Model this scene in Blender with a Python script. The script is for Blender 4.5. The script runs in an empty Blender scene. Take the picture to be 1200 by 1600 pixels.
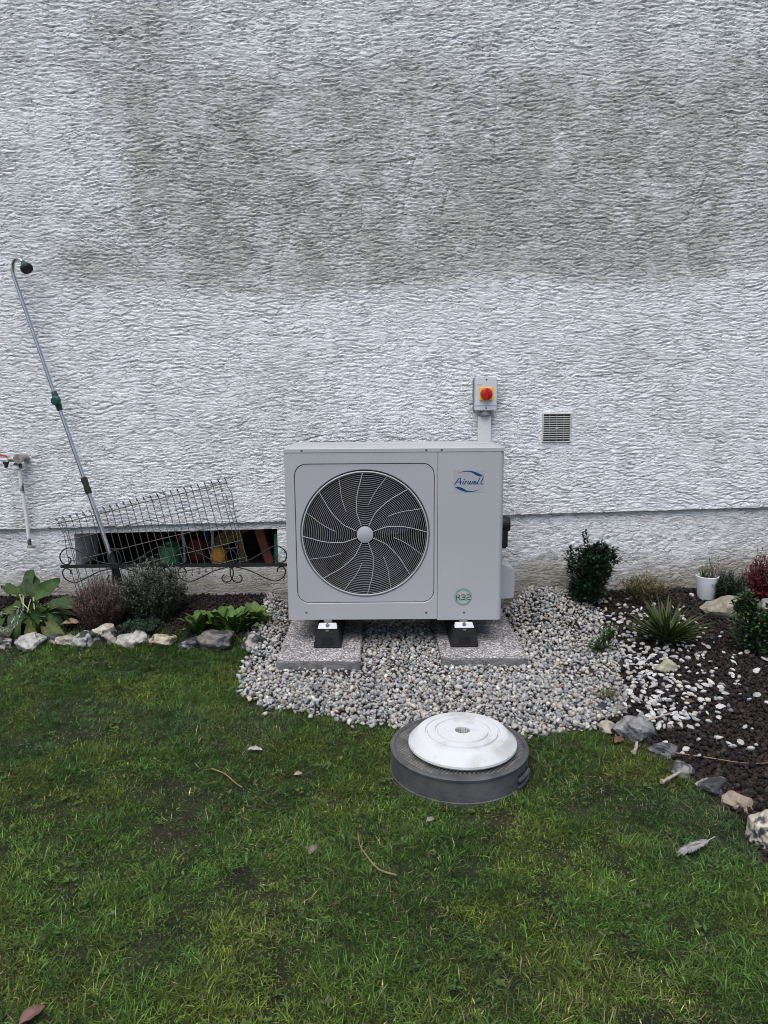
import bpy, bmesh, math, random
import numpy as np
from math import sin, cos, pi, radians, sqrt, atan2
from mathutils import Vector, Matrix

# ------------------------------------------------------------------ camera, sky, sun, exposure
S = bpy.context.scene
COL = S.collection
random.seed(7); RNG = np.random.default_rng(7)

cam_d = bpy.data.cameras.new('camera'); cam = bpy.data.objects.new('camera', cam_d); COL.objects.link(cam)
cam_d.sensor_fit = 'VERTICAL'; cam_d.sensor_height = 36.0; cam_d.lens = 36.0 * 1150 / 1600
cam_d.clip_start = 0.05; cam_d.clip_end = 500
P, R = radians(9.5), radians(0.4)
fw = Vector((0, cos(P), -sin(P))); up0 = Vector((0, sin(P), cos(P))); rt0 = Vector((1, 0, 0))
rt = rt0 * cos(R) - up0 * sin(R); up = up0 * cos(R) + rt0 * sin(R)
M4 = Matrix((rt, up, -fw)).transposed().to_4x4(); M4.translation = (0, 0, 1.29)
cam.matrix_world = M4
S.camera = cam

SUN_EL, SUN_AZ = radians(64), radians(203)       # azimuth clockwise from +Y: behind the camera, a little to its left
w = bpy.data.worlds.new('World'); S.world = w; w.use_nodes = True
wn = w.node_tree.nodes; wl = w.node_tree.links
sky = wn.new('ShaderNodeTexSky'); sky.sky_type = 'NISHITA'; sky.sun_disc = False
sky.sun_elevation = SUN_EL; sky.sun_rotation = SUN_AZ
sky.dust_density = 2.5; sky.air_density = 1.0; sky.ozone_density = 1.0
bg = wn['Background']; bg.inputs['Strength'].default_value = 0.075
wl.new(sky.outputs[0], bg.inputs['Color'])
sd = bpy.data.lights.new('sun', 'SUN'); sd.energy = 1.5; sd.angle = radians(60); sd.color = (1.0, 0.985, 0.96)
so = bpy.data.objects.new('sun', sd); COL.objects.link(so)
sdir = Vector((sin(SUN_AZ) * cos(SUN_EL), cos(SUN_AZ) * cos(SUN_EL), sin(SUN_EL)))
so.rotation_euler = sdir.to_track_quat('Z', 'Y').to_euler(); so.location = sdir * 20
S.view_settings.view_transform = 'Standard'; S.view_settings.look = 'None'
S.view_settings.exposure = 1.08; S.view_settings.gamma = 1.0; S.view_settings.use_curve_mapping = False
S.render.engine = 'CYCLES'
S.cycles.max_bounces = 6; S.cycles.diffuse_bounces = 3; S.cycles.use_denoising = True; S.cycles.filter_width = 1.0

# ------------------------------------------------------------------ noise helpers (numpy)
TAB = RNG.random((8, 256, 256))
def vn(x, y, s=0):
    x = np.asarray(x, float) + 37.3 * s; y = np.asarray(y, float) + 11.7 * s
    xi = np.floor(x).astype(int); yi = np.floor(y).astype(int)
    fx = x - xi; fy = y - yi; fx = fx*fx*(3-2*fx); fy = fy*fy*(3-2*fy)
    T = TAB[s % 8]; a = xi & 255; b = (xi+1) & 255; c = yi & 255; d = (yi+1) & 255
    return (T[a, c]*(1-fx)+T[b, c]*fx)*(1-fy) + (T[a, d]*(1-fx)+T[b, d]*fx)*fy
def fbm(x, y, s=0, o=4):
    t = 0; a = .5; n = 0
    for i in range(o):
        t = t + a*vn(x*2**i, y*2**i, s+i); n += a; a *= .5
    return t/n
def sst(a, b, x):
    t = np.clip((x-a)/(b-a), 0, 1); return t*t*(3-2*t)
def voro(u, v, s):
    iu = np.floor(u).astype(int); iv = np.floor(v).astype(int)
    F1 = np.full(u.shape, 9.); F2 = np.full(u.shape, 9.); ID = np.zeros(u.shape); z0_ = np.zeros(u.shape)
    U1, V1, U2, V2 = z0_, z0_, z0_, z0_
    for a in (-1, 0, 1):
        for b in (-1, 0, 1):
            cu = iu+a; cv = iv+b
            pu = cu + .05+.9*TAB[s % 8, cu & 255, cv & 255]; pv = cv + .05+.9*TAB[(s+1) % 8, cu & 255, cv & 255]
            d = np.hypot(u-pu, v-pv); m = d < F1
            m2 = ~m & (d < F2)
            U2 = np.where(m, U1, np.where(m2, pu, U2)); V2 = np.where(m, V1, np.where(m2, pv, V2))
            F2 = np.where(m, F1, np.minimum(F2, d)); F1 = np.where(m, d, F1)
            U1 = np.where(m, pu, U1); V1 = np.where(m, pv, V1)
            ID = np.where(m, TAB[(s+2) % 8, cu & 255, cv & 255], ID)
    du, dv = U2-U1, V2-V1; L = np.hypot(du, dv)+1e-6
    return (F2*F2-F1*F1)/(2*L), ID, dv/L          # distance to the border, cell value, how level the border is (+ above, - below)

# ------------------------------------------------------------------ material helpers
def mat(name, c1, c2=None, rough=.6, metal=0., scale=20., bump=0., bscale=None, detail=4., spec=.4, attr=None, contrast=(.35, .65), coat=0.):
    m = bpy.data.materials.new(name); m.use_nodes = True
    n = m.node_tree.nodes; l = m.node_tree.links; b = n['Principled BSDF']
    b.inputs['Roughness'].default_value = rough; b.inputs['Metallic'].default_value = metal
    b.inputs['Specular IOR Level'].default_value = spec; b.inputs['Coat Weight'].default_value = coat
    tc = n.new('ShaderNodeTexCoord')
    nz = n.new('ShaderNodeTexNoise'); nz.inputs['Scale'].default_value = scale; nz.inputs['Detail'].default_value = detail
    l.new(tc.outputs['Object'], nz.inputs['Vector'])
    rp = n.new('ShaderNodeValToRGB'); rp.color_ramp.elements[0].position = contrast[0]; rp.color_ramp.elements[1].position = contrast[1]
    l.new(nz.outputs['Fac'], rp.inputs['Fac'])
    if attr:
        at = n.new('ShaderNodeAttribute'); at.attribute_name = attr
        mx = n.new('ShaderNodeMixRGB'); mx.blend_type = 'MULTIPLY'; mx.inputs['Fac'].default_value = 1.
        rp.color_ramp.elements[0].color = (.72, .72, .72, 1); rp.color_ramp.elements[1].color = (1.15, 1.15, 1.15, 1)
        l.new(at.outputs['Color'], mx.inputs['Color1']); l.new(rp.outputs['Color'], mx.inputs['Color2'])
        l.new(mx.outputs['Color'], b.inputs['Base Color'])
    else:
        c2 = c2 or tuple(v*.85 for v in c1)
        rp.color_ramp.elements[0].color = (*c1, 1); rp.color_ramp.elements[1].color = (*c2, 1)
        l.new(rp.outputs['Color'], b.inputs['Base Color'])
    if bump:
        nb = n.new('ShaderNodeTexNoise'); nb.inputs['Scale'].default_value = bscale or scale*3; nb.inputs['Detail'].default_value = 5
        l.new(tc.outputs['Object'], nb.inputs['Vector'])
        bp = n.new('ShaderNodeBump'); bp.inputs['Strength'].default_value = bump; bp.inputs['Distance'].default_value = .01
        l.new(nb.outputs['Fac'], bp.inputs['Height']); l.new(bp.outputs['Normal'], b.inputs['Normal'])
    return m

# ------------------------------------------------------------------ mesh helpers
ORG = {}
class MB:
    def __init__(s): s.v = []; s.f = []; s.c = []
    def add(s, vs, fs, col=None):
        o = len(s.v); s.v += [tuple(p) for p in vs]; s.f += [tuple(i+o for i in f) for f in fs]
        s.c += [col or (1, 1, 1)]*len(vs); return s
    def box(s, x0, x1, y0, y1, z0, z1, col=None):
        return s.add([(x, y, z) for x in (x0, x1) for y in (y0, y1) for z in (z0, z1)],
                     [(0, 1, 3, 2), (4, 6, 7, 5), (0, 4, 5, 1), (2, 3, 7, 6), (0, 2, 6, 4), (1, 5, 7, 3)], col)
    def tube(s, path, r, n=6, closed=False, col=None):
        P_ = [Vector(p) for p in path]; k = len(P_); vs = []; fs = []
        rr = r if isinstance(r, (list, tuple)) else [r]*k
        nrm = None
        for i in range(k):
            a = P_[(i-1) % k] if (i or closed) else P_[0]; b = P_[(i+1) % k] if (i < k-1 or closed) else P_[-1]
            t = (b-a).normalized()
            if nrm is None:
                nrm = t.orthogonal().normalized()
            nrm = (nrm - t*nrm.dot(t)); nrm = nrm.normalized() if nrm.length > 1e-6 else t.orthogonal().normalized()
            bn = t.cross(nrm)
            for j in range(n):
                q = 2*pi*j/n; vs.append(P_[i]+(nrm*cos(q)+bn*sin(q))*rr[i])
        for i in range(k if closed else k-1):
            for j in range(n):
                a = i*n+j; b = i*n+(j+1) % n; c = ((i+1) % k)*n+(j+1) % n; d = ((i+1) % k)*n+j
                fs.append((a, b, c, d))
        if not closed:
            fs.append(tuple(range(n-1, -1, -1))); fs.append(tuple(range((k-1)*n, k*n)))
        return s.add(vs, fs, col)
    def lathe(s, prof, n=48, c=(0, 0, 0), axis='z', col=None):
        vs = []; fs = []; k = len(prof)
        for r, h in prof:
            for j in range(n):
                q = 2*pi*j/n
                p = (r*cos(q), r*sin(q), h) if axis == 'z' else (r*cos(q), h, r*sin(q)) if axis == 'y' else (h, r*cos(q), r*sin(q))
                vs.append((p[0]+c[0], p[1]+c[1], p[2]+c[2]))
        for i in range(k-1):
            for j in range(n):
                fs.append((i*n+j, i*n+(j+1) % n, (i+1)*n+(j+1) % n, (i+1)*n+j))
        if prof[0][0] > 1e-5: fs.append(tuple(range(n)))
        if prof[-1][0] > 1e-5: fs.append(tuple(range((k-1)*n, k*n)))
        return s.add(vs, fs, col)
    def lathe_open(s, prof, **k):
        o = len(s.f); s.lathe(prof, **k)
        s.f = [f for f in s.f if len(f) <= 4]; return s
    def ribbon(s, pts, wd, y, th=.0006):      # flat stroke in the XZ plane at depth y
        pts = [Vector((p[0], p[1])) for p in pts]; L = []; Rr = []
        for i, p in enumerate(pts):
            a = pts[max(i-1, 0)]; b = pts[min(i+1, len(pts)-1)]; t = (b-a).normalized(); nn = Vector((-t.y, t.x))*wd/2
            if i == 0: p = p-t*wd*.3
            if i == len(pts)-1: p = p+t*wd*.3
            L.append(p+nn); Rr.append(p-nn)
        k = len(pts); vs = [(p.x, y, p.y) for p in L+Rr]+[(p.x, y-th, p.y) for p in L+Rr]
        fs = []
        for i in range(k-1):
            fs += [(i, i+1, k+i+1, k+i), (2*k+i, 3*k+i, 3*k+i+1, 2*k+i+1), (i, 2*k+i, 2*k+i+1, i+1), (k+i, k+i+1, 3*k+i+1, 3*k+i)]
        return s.add(vs, fs)
    def poly(s, pts, y0, y1):                  # polygon in XZ extruded along y
        k = len(pts); vs = [(p[0], y0, p[1]) for p in pts]+[(p[0], y1, p[1]) for p in pts]
        fs = [tuple(range(k)), tuple(range(2*k-1, k-1, -1))]+[(i, k+i, k+(i+1) % k, (i+1) % k) for i in range(k)]
        return s.add(vs, fs)
    def build(s, name, m, parent=None, smooth=False, bevel=0., org=None, usecol=False, seg=2, weld=False):
        o_ = Vector(ORG[parent]) if parent else Vector(org or (0, 0, 0))
        me = bpy.data.meshes.new(name)
        arr = np.array(s.v, float)-np.array(o_)
        me.from_pydata(arr.tolist(), [], s.f)
        if usecol:
            ca = me.attributes.new('Col', 'FLOAT_COLOR', 'POINT')
            ca.data.foreach_set('color', np.c_[np.array(s.c, float), np.ones(len(s.c))].ravel())
        b = bmesh.new(); b.from_mesh(me)
        if weld: bmesh.ops.remove_doubles(b, verts=b.verts, dist=1e-5)
        bmesh.ops.recalc_face_normals(b, faces=b.faces)
        if bevel:
            es = [e for e in b.edges if len(e.link_faces) == 2 and e.calc_face_angle(0) > .5]
            bmesh.ops.bevel(b, geom=es, offset=bevel, segments=seg, affect='EDGES', clamp_overlap=True)
        b.to_mesh(me); b.free()
        if smooth:
            me.shade_smooth()
            if smooth == 'auto':
                me.set_sharp_from_angle(angle=radians(38))
        me.materials.append(m)
        ob = bpy.data.objects.new(name, me); COL.objects.link(ob)
        ob.location = o_ if not parent else (0, 0, 0)
        if parent: ob.parent = parent
        ORG[ob] = tuple(o_)
        return ob

def raw(name, v, f, m, cols=None, smooth=True, org=(0, 0, 0), parent=None, attrs=None):
    """numpy mesh: v (n,3), f (k,3|4)"""
    me = bpy.data.meshes.new(name); v = np.asarray(v, np.float32); f = np.asarray(f, np.int32)
    me.vertices.add(len(v)); me.vertices.foreach_set('co', (v-np.array(org, np.float32)).ravel())
    k = f.shape[1]; me.loops.add(f.size); me.loops.foreach_set('vertex_index', f.ravel())
    me.polygons.add(len(f)); me.polygons.foreach_set('loop_start', np.arange(0, f.size, k, dtype=np.int32))
    me.update(calc_edges=True); me.validate()
    if cols is not None:
        ca = me.attributes.new('Col', 'FLOAT_COLOR', 'POINT')
        ca.data.foreach_set('color', np.c_[cols, np.ones(len(cols))].astype(np.float32).ravel())
    for nme, a in (attrs or {}).items():
        ca = me.attributes.new(nme, 'FLOAT', 'POINT'); ca.data.foreach_set('value', a.astype(np.float32).ravel())
    if smooth: me.shade_smooth()
    me.materials.append(m)
    ob = bpy.data.objects.new(name, me); COL.objects.link(ob)
    if parent: ob.parent = parent
    else: ob.location = org
    ORG[ob] = org
    return ob
def tag(o, label, cat, group=None):
    o['label'] = label; o['category'] = cat
    if group: o['group'] = group
    return o
def kind(o, k): o['kind'] = k; return o
def thing(name, loc, label, cat, group=None):
    e = bpy.data.objects.new(name, None); COL.objects.link(e); e.location = loc; e.empty_display_size = .05
    ORG[e] = tuple(loc); return tag(e, label, cat, group)
def smooth_path(pts, n=6):
    """Catmull-Rom through pts"""
    p = [Vector(q) for q in pts]; out = []
    for i in range(len(p)-1):
        a = p[max(i-1, 0)]; b = p[i]; c = p[i+1]; d = p[min(i+2, len(p)-1)]
        for j in range(n):
            t = j/n
            out.append(.5*((2*b)+(c-a)*t+(2*a-5*b+4*c-d)*t*t+(3*b-a-3*c+d)*t**3))
    out.append(p[-1]); return out

WY = 4.15                                    # face of the house wall
def zj(x): return .557+.0225*x               # lower edge of the upper render coat
GRAV = [(-.70, 4.2), (-.675, 3.59), (-.66, 3.17), (-.61, 2.99), (-.50, 2.84), (-.39, 2.79), (-.21, 2.735), (0, 2.65), (.10, 2.59),
        (.58, 2.58), (.80, 2.63), (.93, 2.74), (1.02, 2.95), (1.10, 3.2), (1.18, 3.5), (1.16, 3.9), (1.10, 4.2)]
BEDR = [(.80, 2.63), (.83, 2.585), (.93, 2.51), (.99, 2.37), (1.03, 2.2), (1.05, 2.04), (1.03, 1.85), (1.10, 1.6), (1.3, 1.2), (1.7, .6), (3.4, .4), (3.4, 4.2), (1.10, 4.2), (1.16, 3.9), (1.18, 3.5), (1.1, 3.2), (1.02, 2.95), (.93, 2.74)]
def inpoly(x, y, poly):
    x = np.asarray(x); y = np.asarray(y); r = np.zeros(x.shape, bool); n = len(poly)
    for i in range(n):
        x0, y0 = poly[i]; x1, y1 = poly[(i+1) % n]
        if y0 == y1: continue
        r ^= ((y0 > y) != (y1 > y)) & (x < (x1-x0)*(y-y0)/(y1-y0)+x0)
    return r
def bedfront(x): return 3.60-.05*np.sin(np.asarray(x)*1.7+.4)-.02*np.asarray(x+1.2)
def ground_z(x, y):
    x = np.asarray(x, float); y = np.asarray(y, float)
    side = 1-sst(-.66, -.53, x)+sst(.68, .86, x)      # level under the heat pump, banked up on both sides
    z = (.095*sst(3.5, 4.12, y)+.012*sst(3.45, 3.62, y))*np.clip(side, 0, 1)
    z = z+.018*(fbm(x*1.1+5, y*1.1, 2, 3)-.5)*(1-sst(2.9, 3.2, y))*sst(-3, 0, y)
    z = z+.02*sst(1.15, 1.5, x)*sst(1.6, 2.4, y)
    return z
def gz(x, y): return float(ground_z(np.array([x]), np.array([y]))[0])

# ------------------------------------------------------------------ ground
m_soil = bpy.data.materials.new('soil'); m_soil.use_nodes = True
n = m_soil.node_tree.nodes; l = m_soil.node_tree.links; b = n['Principled BSDF']; b.inputs['Roughness'].default_value = .95
b.inputs['Specular IOR Level'].default_value = .15
at = n.new('ShaderNodeAttribute'); at.attribute_name = 'turf'
tc = n.new('ShaderNodeTexCoord'); nz = n.new('ShaderNodeTexNoise'); nz.inputs['Scale'].default_value = 9; nz.inputs['Detail'].default_value = 8
l.new(tc.outputs['Object'], nz.inputs['Vector'])
r1 = n.new('ShaderNodeValToRGB'); l.new(nz.outputs['Fac'], r1.inputs['Fac'])
r1.color_ramp.elements[0].position = .35; r1.color_ramp.elements[0].color = (.010, .012, .006, 1)
r1.color_ramp.elements[1].position = .7; r1.color_ramp.elements[1].color = (.03, .034, .014, 1)
r2 = n.new('ShaderNodeValToRGB'); l.new(nz.outputs['Fac'], r2.inputs['Fac'])
r2.color_ramp.elements[0].color = (.016, .011, .009, 1); r2.color_ramp.elements[1].color = (.05, .036, .028, 1)
mx = n.new('ShaderNodeMixRGB'); l.new(at.outputs['Fac'], mx.inputs['Fac']); l.new(r2.outputs['Color'], mx.inputs['Color1']); l.new(r1.outputs['Color'], mx.inputs['Color2'])
l.new(mx.outputs['Color'], b.inputs['Base Color'])
nb = n.new('ShaderNodeTexNoise'); nb.inputs['Scale'].default_value = 120; l.new(tc.outputs['Object'], nb.inputs['Vector'])
bp = n.new('ShaderNodeBump'); bp.inputs['Strength'].default_value = .8; bp.inputs['Distance'].default_value = .01
l.new(nb.outputs['Fac'], bp.inputs['Height']); l.new(bp.outputs['Normal'], b.inputs['Normal'])
gx = np.r_[-150, -40, -12, -6, np.linspace(-3.4, 3.4, 137), 6, 12, 40, 150]; gy = np.r_[-150, -40, -12, -4, -1, np.linspace(.2, 4.22, 86)]
X, Y = np.meshgrid(gx, gy); Z = ground_z(X, Y)
nx_, ny_ = len(gx), len(gy)
I = (np.arange(ny_-1)[:, None]*nx_+np.arange(nx_-1)[None]).ravel()
gf = np.c_[I, I+1, I+nx_+1, I+nx_]
turf = (~inpoly(X, Y, GRAV) & ~inpoly(X, Y, BEDR) & (Y < bedfront(np.clip(X, -3, 0)))).astype(float)
turf *= 1-.5*sst(.66, .74, fbm(X*2.2, Y*2.2, 5, 3))
kind(raw('ground', np.c_[X.ravel(), Y.ravel(), Z.ravel()], gf, m_soil, attrs={'turf': turf.ravel()}), 'structure')

# ------------------------------------------------------------------ house wall with real relief
m_wall = bpy.data.materials.new('weathered_render'); m_wall.use_nodes = True
n = m_wall.node_tree.nodes; l = m_wall.node_tree.links; b = n['Principled BSDF']; b.inputs['Roughness'].default_value = .85
b.inputs['Specular IOR Level'].default_value = .25
a1 = n.new('ShaderNodeAttribute'); a1.attribute_name = 'stain_tone'; a2 = n.new('ShaderNodeAttribute'); a2.attribute_name = 'mud'
tc = n.new('ShaderNodeTexCoord'); nz = n.new('ShaderNodeTexNoise'); nz.inputs['Scale'].default_value = 60; nz.inputs['Detail'].default_value = 6
l.new(tc.outputs['Object'], nz.inputs['Vector'])
rc = n.new('ShaderNodeValToRGB'); l.new(nz.outputs['Fac'], rc.inputs['Fac'])
rc.color_ramp.elements[0].position = .3; rc.color_ramp.elements[0].color = (.73, .74, .765, 1)
rc.color_ramp.elements[1].position = .7; rc.color_ramp.elements[1].color = (.82, .83, .85, 1)
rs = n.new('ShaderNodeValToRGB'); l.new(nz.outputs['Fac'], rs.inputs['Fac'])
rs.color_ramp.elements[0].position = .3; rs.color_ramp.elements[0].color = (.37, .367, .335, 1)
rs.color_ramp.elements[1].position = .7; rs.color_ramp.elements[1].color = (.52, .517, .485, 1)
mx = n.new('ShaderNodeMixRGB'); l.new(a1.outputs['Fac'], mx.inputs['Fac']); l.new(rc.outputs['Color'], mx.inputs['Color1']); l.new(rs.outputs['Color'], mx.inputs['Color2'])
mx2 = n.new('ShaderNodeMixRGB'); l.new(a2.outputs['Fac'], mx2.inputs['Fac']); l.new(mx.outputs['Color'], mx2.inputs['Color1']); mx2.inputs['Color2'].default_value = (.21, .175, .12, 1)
l.new(mx2.outputs['Color'], b.inputs['Base Color'])
nb = n.new('ShaderNodeTexNoise'); nb.inputs['Scale'].default_value = 220; nb.inputs['Detail'].default_value = 4; l.new(tc.outputs['Object'], nb.inputs['Vector'])
def nmath(op, a_, b_):
    q_ = n.new('ShaderNodeMath'); q_.operation = op
    for i_, v_ in enumerate((a_, b_)):
        if isinstance(v_, (int, float)): q_.inputs[i_].default_value = v_
        else: l.new(v_, q_.inputs[i_])
    return q_.outputs[0]
hts = nmath('MULTIPLY', nb.outputs['Fac'], .20)
for scx, scz, ws, wa, amp_, wid in ((10.5, 60., 15., .070, 1.15, .085), (21., 116., 32., .036, .68, .10)):
    dn_ = n.new('ShaderNodeTexNoise'); dn_.inputs['Scale'].default_value = ws; dn_.inputs['Detail'].default_value = 2; l.new(tc.outputs['Object'], dn_.inputs['Vector'])
    sb = n.new('ShaderNodeVectorMath'); sb.operation = 'SUBTRACT'; sb.inputs[1].default_value = (.5, .5, .5); l.new(dn_.outputs['Color'], sb.inputs[0])
    sc_ = n.new('ShaderNodeVectorMath'); sc_.operation = 'MULTIPLY'; sc_.inputs[1].default_value = (wa, 0, wa*.55); l.new(sb.outputs[0], sc_.inputs[0])
    ad = n.new('ShaderNodeVectorMath'); ad.operation = 'ADD'; l.new(tc.outputs['Object'], ad.inputs[0]); l.new(sc_.outputs[0], ad.inputs[1])
    mu = n.new('ShaderNodeVectorMath'); mu.operation = 'MULTIPLY'; mu.inputs[1].default_value = (scx, 0, scz); l.new(ad.outputs[0], mu.inputs[0])
    ve = n.new('ShaderNodeTexVoronoi'); ve.feature = 'DISTANCE_TO_EDGE'; ve.inputs['Scale'].default_value = 1.; l.new(mu.outputs[0], ve.inputs['Vector'])
    mr = n.new('ShaderNodeMapRange'); mr.interpolation_type = 'SMOOTHSTEP'; mr.inputs['From Max'].default_value = wid; l.new(ve.outputs['Distance'], mr.inputs['Value'])
    mk = n.new('ShaderNodeTexNoise'); mk.inputs['Scale'].default_value = ws*.8; l.new(tc.outputs['Object'], mk.inputs['Vector'])
    mm = n.new('ShaderNodeMapRange'); mm.inputs['From Min'].default_value = .32; mm.inputs['From Max'].default_value = .62; l.new(mk.outputs['Fac'], mm.inputs['Value'])
    gap = nmath('MULTIPLY', nmath('SUBTRACT', 1.0, mr.outputs[0]), mm.outputs[0])
    hts = nmath('SUBTRACT', hts, nmath('MULTIPLY', gap, amp_))
bp = n.new('ShaderNodeBump'); bp.inputs['Strength'].default_value = 1.0; bp.inputs['Distance'].default_value = .0046
l.new(hts, bp.inputs['Height']); l.new(bp.outputs['Normal'], b.inputs['Normal'])

def relief(x, z, amp):
    """dragged render: flat scales whose lower edge stands proud over a thin dark gap"""
    wx = x+.05*(vn(x*6, z*8, 1)-.5)+.022*(vn(x*19, z*24, 2)-.5)
    wz = z+.12*(fbm(x*.9, z*1.0, 3, 2)-.5)+.017*(vn(x*7, z*8, 4)-.5)+.012*(vn(x*22, z*20, 5)-.5)+.007*(vn(x*55, z*50, 6)-.5)
    h = 0.
    for sx_, sz_, a_, s_, o_ in ((.105, .0215, 1., 1, 0.), (.064, .0150, .6, 4, 9.37)):
        e, ID, lv = voro(wx/sx_+o_, wz/sz_+o_*1.7, s_)
        flat = sst(.25, .75, np.abs(lv))                       # upright borders almost vanish
        low = sst(.1, .6, -lv)
        strg = flat*(.15+1.15*vn(x*13+o_, z*17, 7))
        h = h+a_*(-.0088*strg*(1-sst(.02, .15, e))+.0040*low*strg*np.exp(-((e-.19)/.10)**2)+.0030*(ID-.5)*(.4+.6*flat*0+.2))
    return (h+.0016*(fbm(x*40, z*55, 0, 3)-.5))*amp
CR = [[(.60, 2.90), (.597, 2.70), (.60, 2.54), (.585, 2.40)], [(.15, 2.83), (.17, 2.70), (.145, 2.6), (.185, 2.5), (.13, 2.36), (.115, 2.2)],
      [(-.56, 3.1), (-.575, 2.95), (-.575, 2.86)], [(.06, 3.2), (.05, 3.1), (.085, 3.0)], [(1.73, 2.4), (1.64, 2.19), (1.655, 2.05), (1.68, 1.88)],
      [(.36, 2.35), (.32, 2.2), (.31, 2.02)], [(.80, 1.42), (.79, 1.34), (.795, 1.25)], [(-.12, 2.3), (-.1, 2.2), (-.13, 2.1)]]
def cracks(x, z):
    h = np.zeros(x.shape)
    for pl in CR:
        for (x0, z0), (x1, z1) in zip(pl, pl[1:]):
            t = np.clip(((x-x0)*(x1-x0)+(z-z0)*(z1-z0))/((x1-x0)**2+(z1-z0)**2), 0, 1)
            d = np.hypot(x+.012*(vn(x*30, z*30, 3)-.5)-x0-t*(x1-x0), z-z0-t*(z1-z0))
            h = np.maximum(h, 1-sst(.002, .006, d))
    return h

house = thing('house_wall', (0, WY, 0), 'white rough trowelled render house wall with grey algae stains, cracks and low plinth', 'wall')
# upper coat
xs = np.linspace(-2.62, 2.62, 750); tz = np.linspace(0, 1, 625); ZT = 3.50
X, T = np.meshgrid(xs, tz); ZJ = zj(X)+.006*(fbm(X*9, X*0+.3, 3, 3)-.5)+.004*(vn(X*60, X*0, 2)-.5)
Z = ZJ+T*(ZT-ZJ)
amp = .80+.45*sst(1.7, 2.3, Z)*vn(X*1.3, Z*1.3, 2)
H_ = relief(X, Z, amp)
H_ = H_*(.55+.45*sst(0, .03, Z-ZJ))-.007*cracks(X, Z)
# smooth plaster collar round the vent
dv = np.maximum(np.abs(X-.9715), np.abs(Z-1.0685)); H_ = H_*sst(.085, .115, dv)+.002*(1-sst(.085, .115, dv))-.034*(dv < .0765)
Yw = WY-H_
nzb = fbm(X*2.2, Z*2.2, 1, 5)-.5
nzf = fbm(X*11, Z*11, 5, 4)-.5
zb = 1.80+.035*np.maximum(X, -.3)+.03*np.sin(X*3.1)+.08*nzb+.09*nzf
stn_tone = sst(-.03, .10, Z-zb)*(1-sst(2.75, 3.1, Z+.5*nzb))*sst(-1.50, -1.28, X+.25*nzb)
stn_tone *= np.clip(.56+.34*sst(.28, .68, fbm(X*4.2+2, Z*1.4, 6, 5))+.8*nzf+.5*(vn(X*60, Z*60, 1)-.5), 0, 1)
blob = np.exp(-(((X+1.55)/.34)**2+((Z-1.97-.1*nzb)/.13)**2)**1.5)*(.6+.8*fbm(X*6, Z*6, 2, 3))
stn_tone = np.maximum(stn_tone, .85*blob)
stn_tone = np.maximum(stn_tone, .5*sst(.5, .75, fbm(X*1.7, Z*2.6, 7, 5))*sst(1.9, 2.4, Z))
stn_tone = stn_tone+.22*sst(.5, .75, fbm(X*2.1+4, Z*2.1, 0, 4))+.12*sst(2.2, 3.3, Z)  # patchy stain, plus an even greying that grows towards the top
mudu = .0*X+.35*np.exp(-((X+2.09)/.05)**2)*sst(.95, .5, Z)*sst(.4, .7, vn(X*40, Z*6, 1))
nxu, nzu = len(xs), len(tz)
I = (np.arange(nzu-1)[:, None]*nxu+np.arange(nxu-1)[None]).ravel(); fq = np.c_[I, I+1, I+nxu+1, I+nxu]
v = np.c_[X.ravel(), Yw.ravel(), Z.ravel()]
# underside lip of the coat
k0 = len(v); v = np.r_[v, np.c_[xs, np.full(nxu, WY+.05), ZJ[0]]]
J = np.arange(nxu-1); fq = np.r_[fq, np.c_[J, k0+J, k0+J+1, J+1]]
st = np.r_[np.clip(stn_tone, 0, .95).ravel(), np.full(nxu, .9)]; md = np.r_[mudu.ravel(), np.zeros(nxu)]
raw('upper_render', v, fq, m_wall, org=(0, WY, 0), parent=house, attrs={'stain_tone': st, 'mud': md})
# plinth, set back behind the coat, with the basement opening
PY = WY+.022; WX0, WX1, WZ0 = -1.79, -.617, .273
S_TOP = .80                                    # opening top as a fraction between sill and coat edge
xs = np.unique(np.r_[np.linspace(-2.62, WX0, 120), np.linspace(WX0, WX1, 110), np.linspace(WX1, 2.62, 420)])
rows = np.r_[np.linspace(-.25, WZ0, 70), WZ0+1+np.linspace(0, 1, 41)[1:]]     # values above WZ0+1 are fractions
X, Q = np.meshgrid(xs, rows)
Z = np.where(Q <= WZ0+1e-9, Q, WZ0+(Q-WZ0-1)*(zj(X)+.012-WZ0))
under = sst(-1.86, -1.76, X)*(1-sst(-.64, -.58, X))
H_ = relief(X+7.7, Z+3.3, .75*(1-.85*under)*(1-.35*sst(.35, .15, Z)))
onw = ((np.abs(X-WX0) < 1e-6) | (np.abs(X-WX1) < 1e-6)) & (Z > WZ0-.001)
Yp = PY-np.where(under > .3, np.clip(H_, -.001, .01), H_)
nzb = fbm(X*3, Z*5, 4, 5)-.5
mud = np.clip(sst(.42, .08, Z+.26*nzb)*np.where(X > .6, .95, .75), 0, 1)*(.55+.6*fbm(X*5, Z*9, 2, 4))
mud = np.maximum(mud, .5*under*sst(.22, .1, Z+.1*nzb))
stn_tone = np.clip(.12+.35*sst(.45, .7, fbm(X*2.5, Z*4, 3, 4))+.3*sst(.42, .2, Z), 0, .9)
nxp = len(xs); F = []
I, Jr = np.meshgrid(np.arange(nxp-1), np.arange(len(rows)-1))
cx = (xs[I]+xs[I+1])/2; rq = (rows[Jr]+rows[Jr+1])/2
hole = (cx > WX0) & (cx < WX1) & (rq > WZ0+1) & (rq < WZ0+1+S_TOP)
base = (Jr*nxp+I)[~hole]
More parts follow.
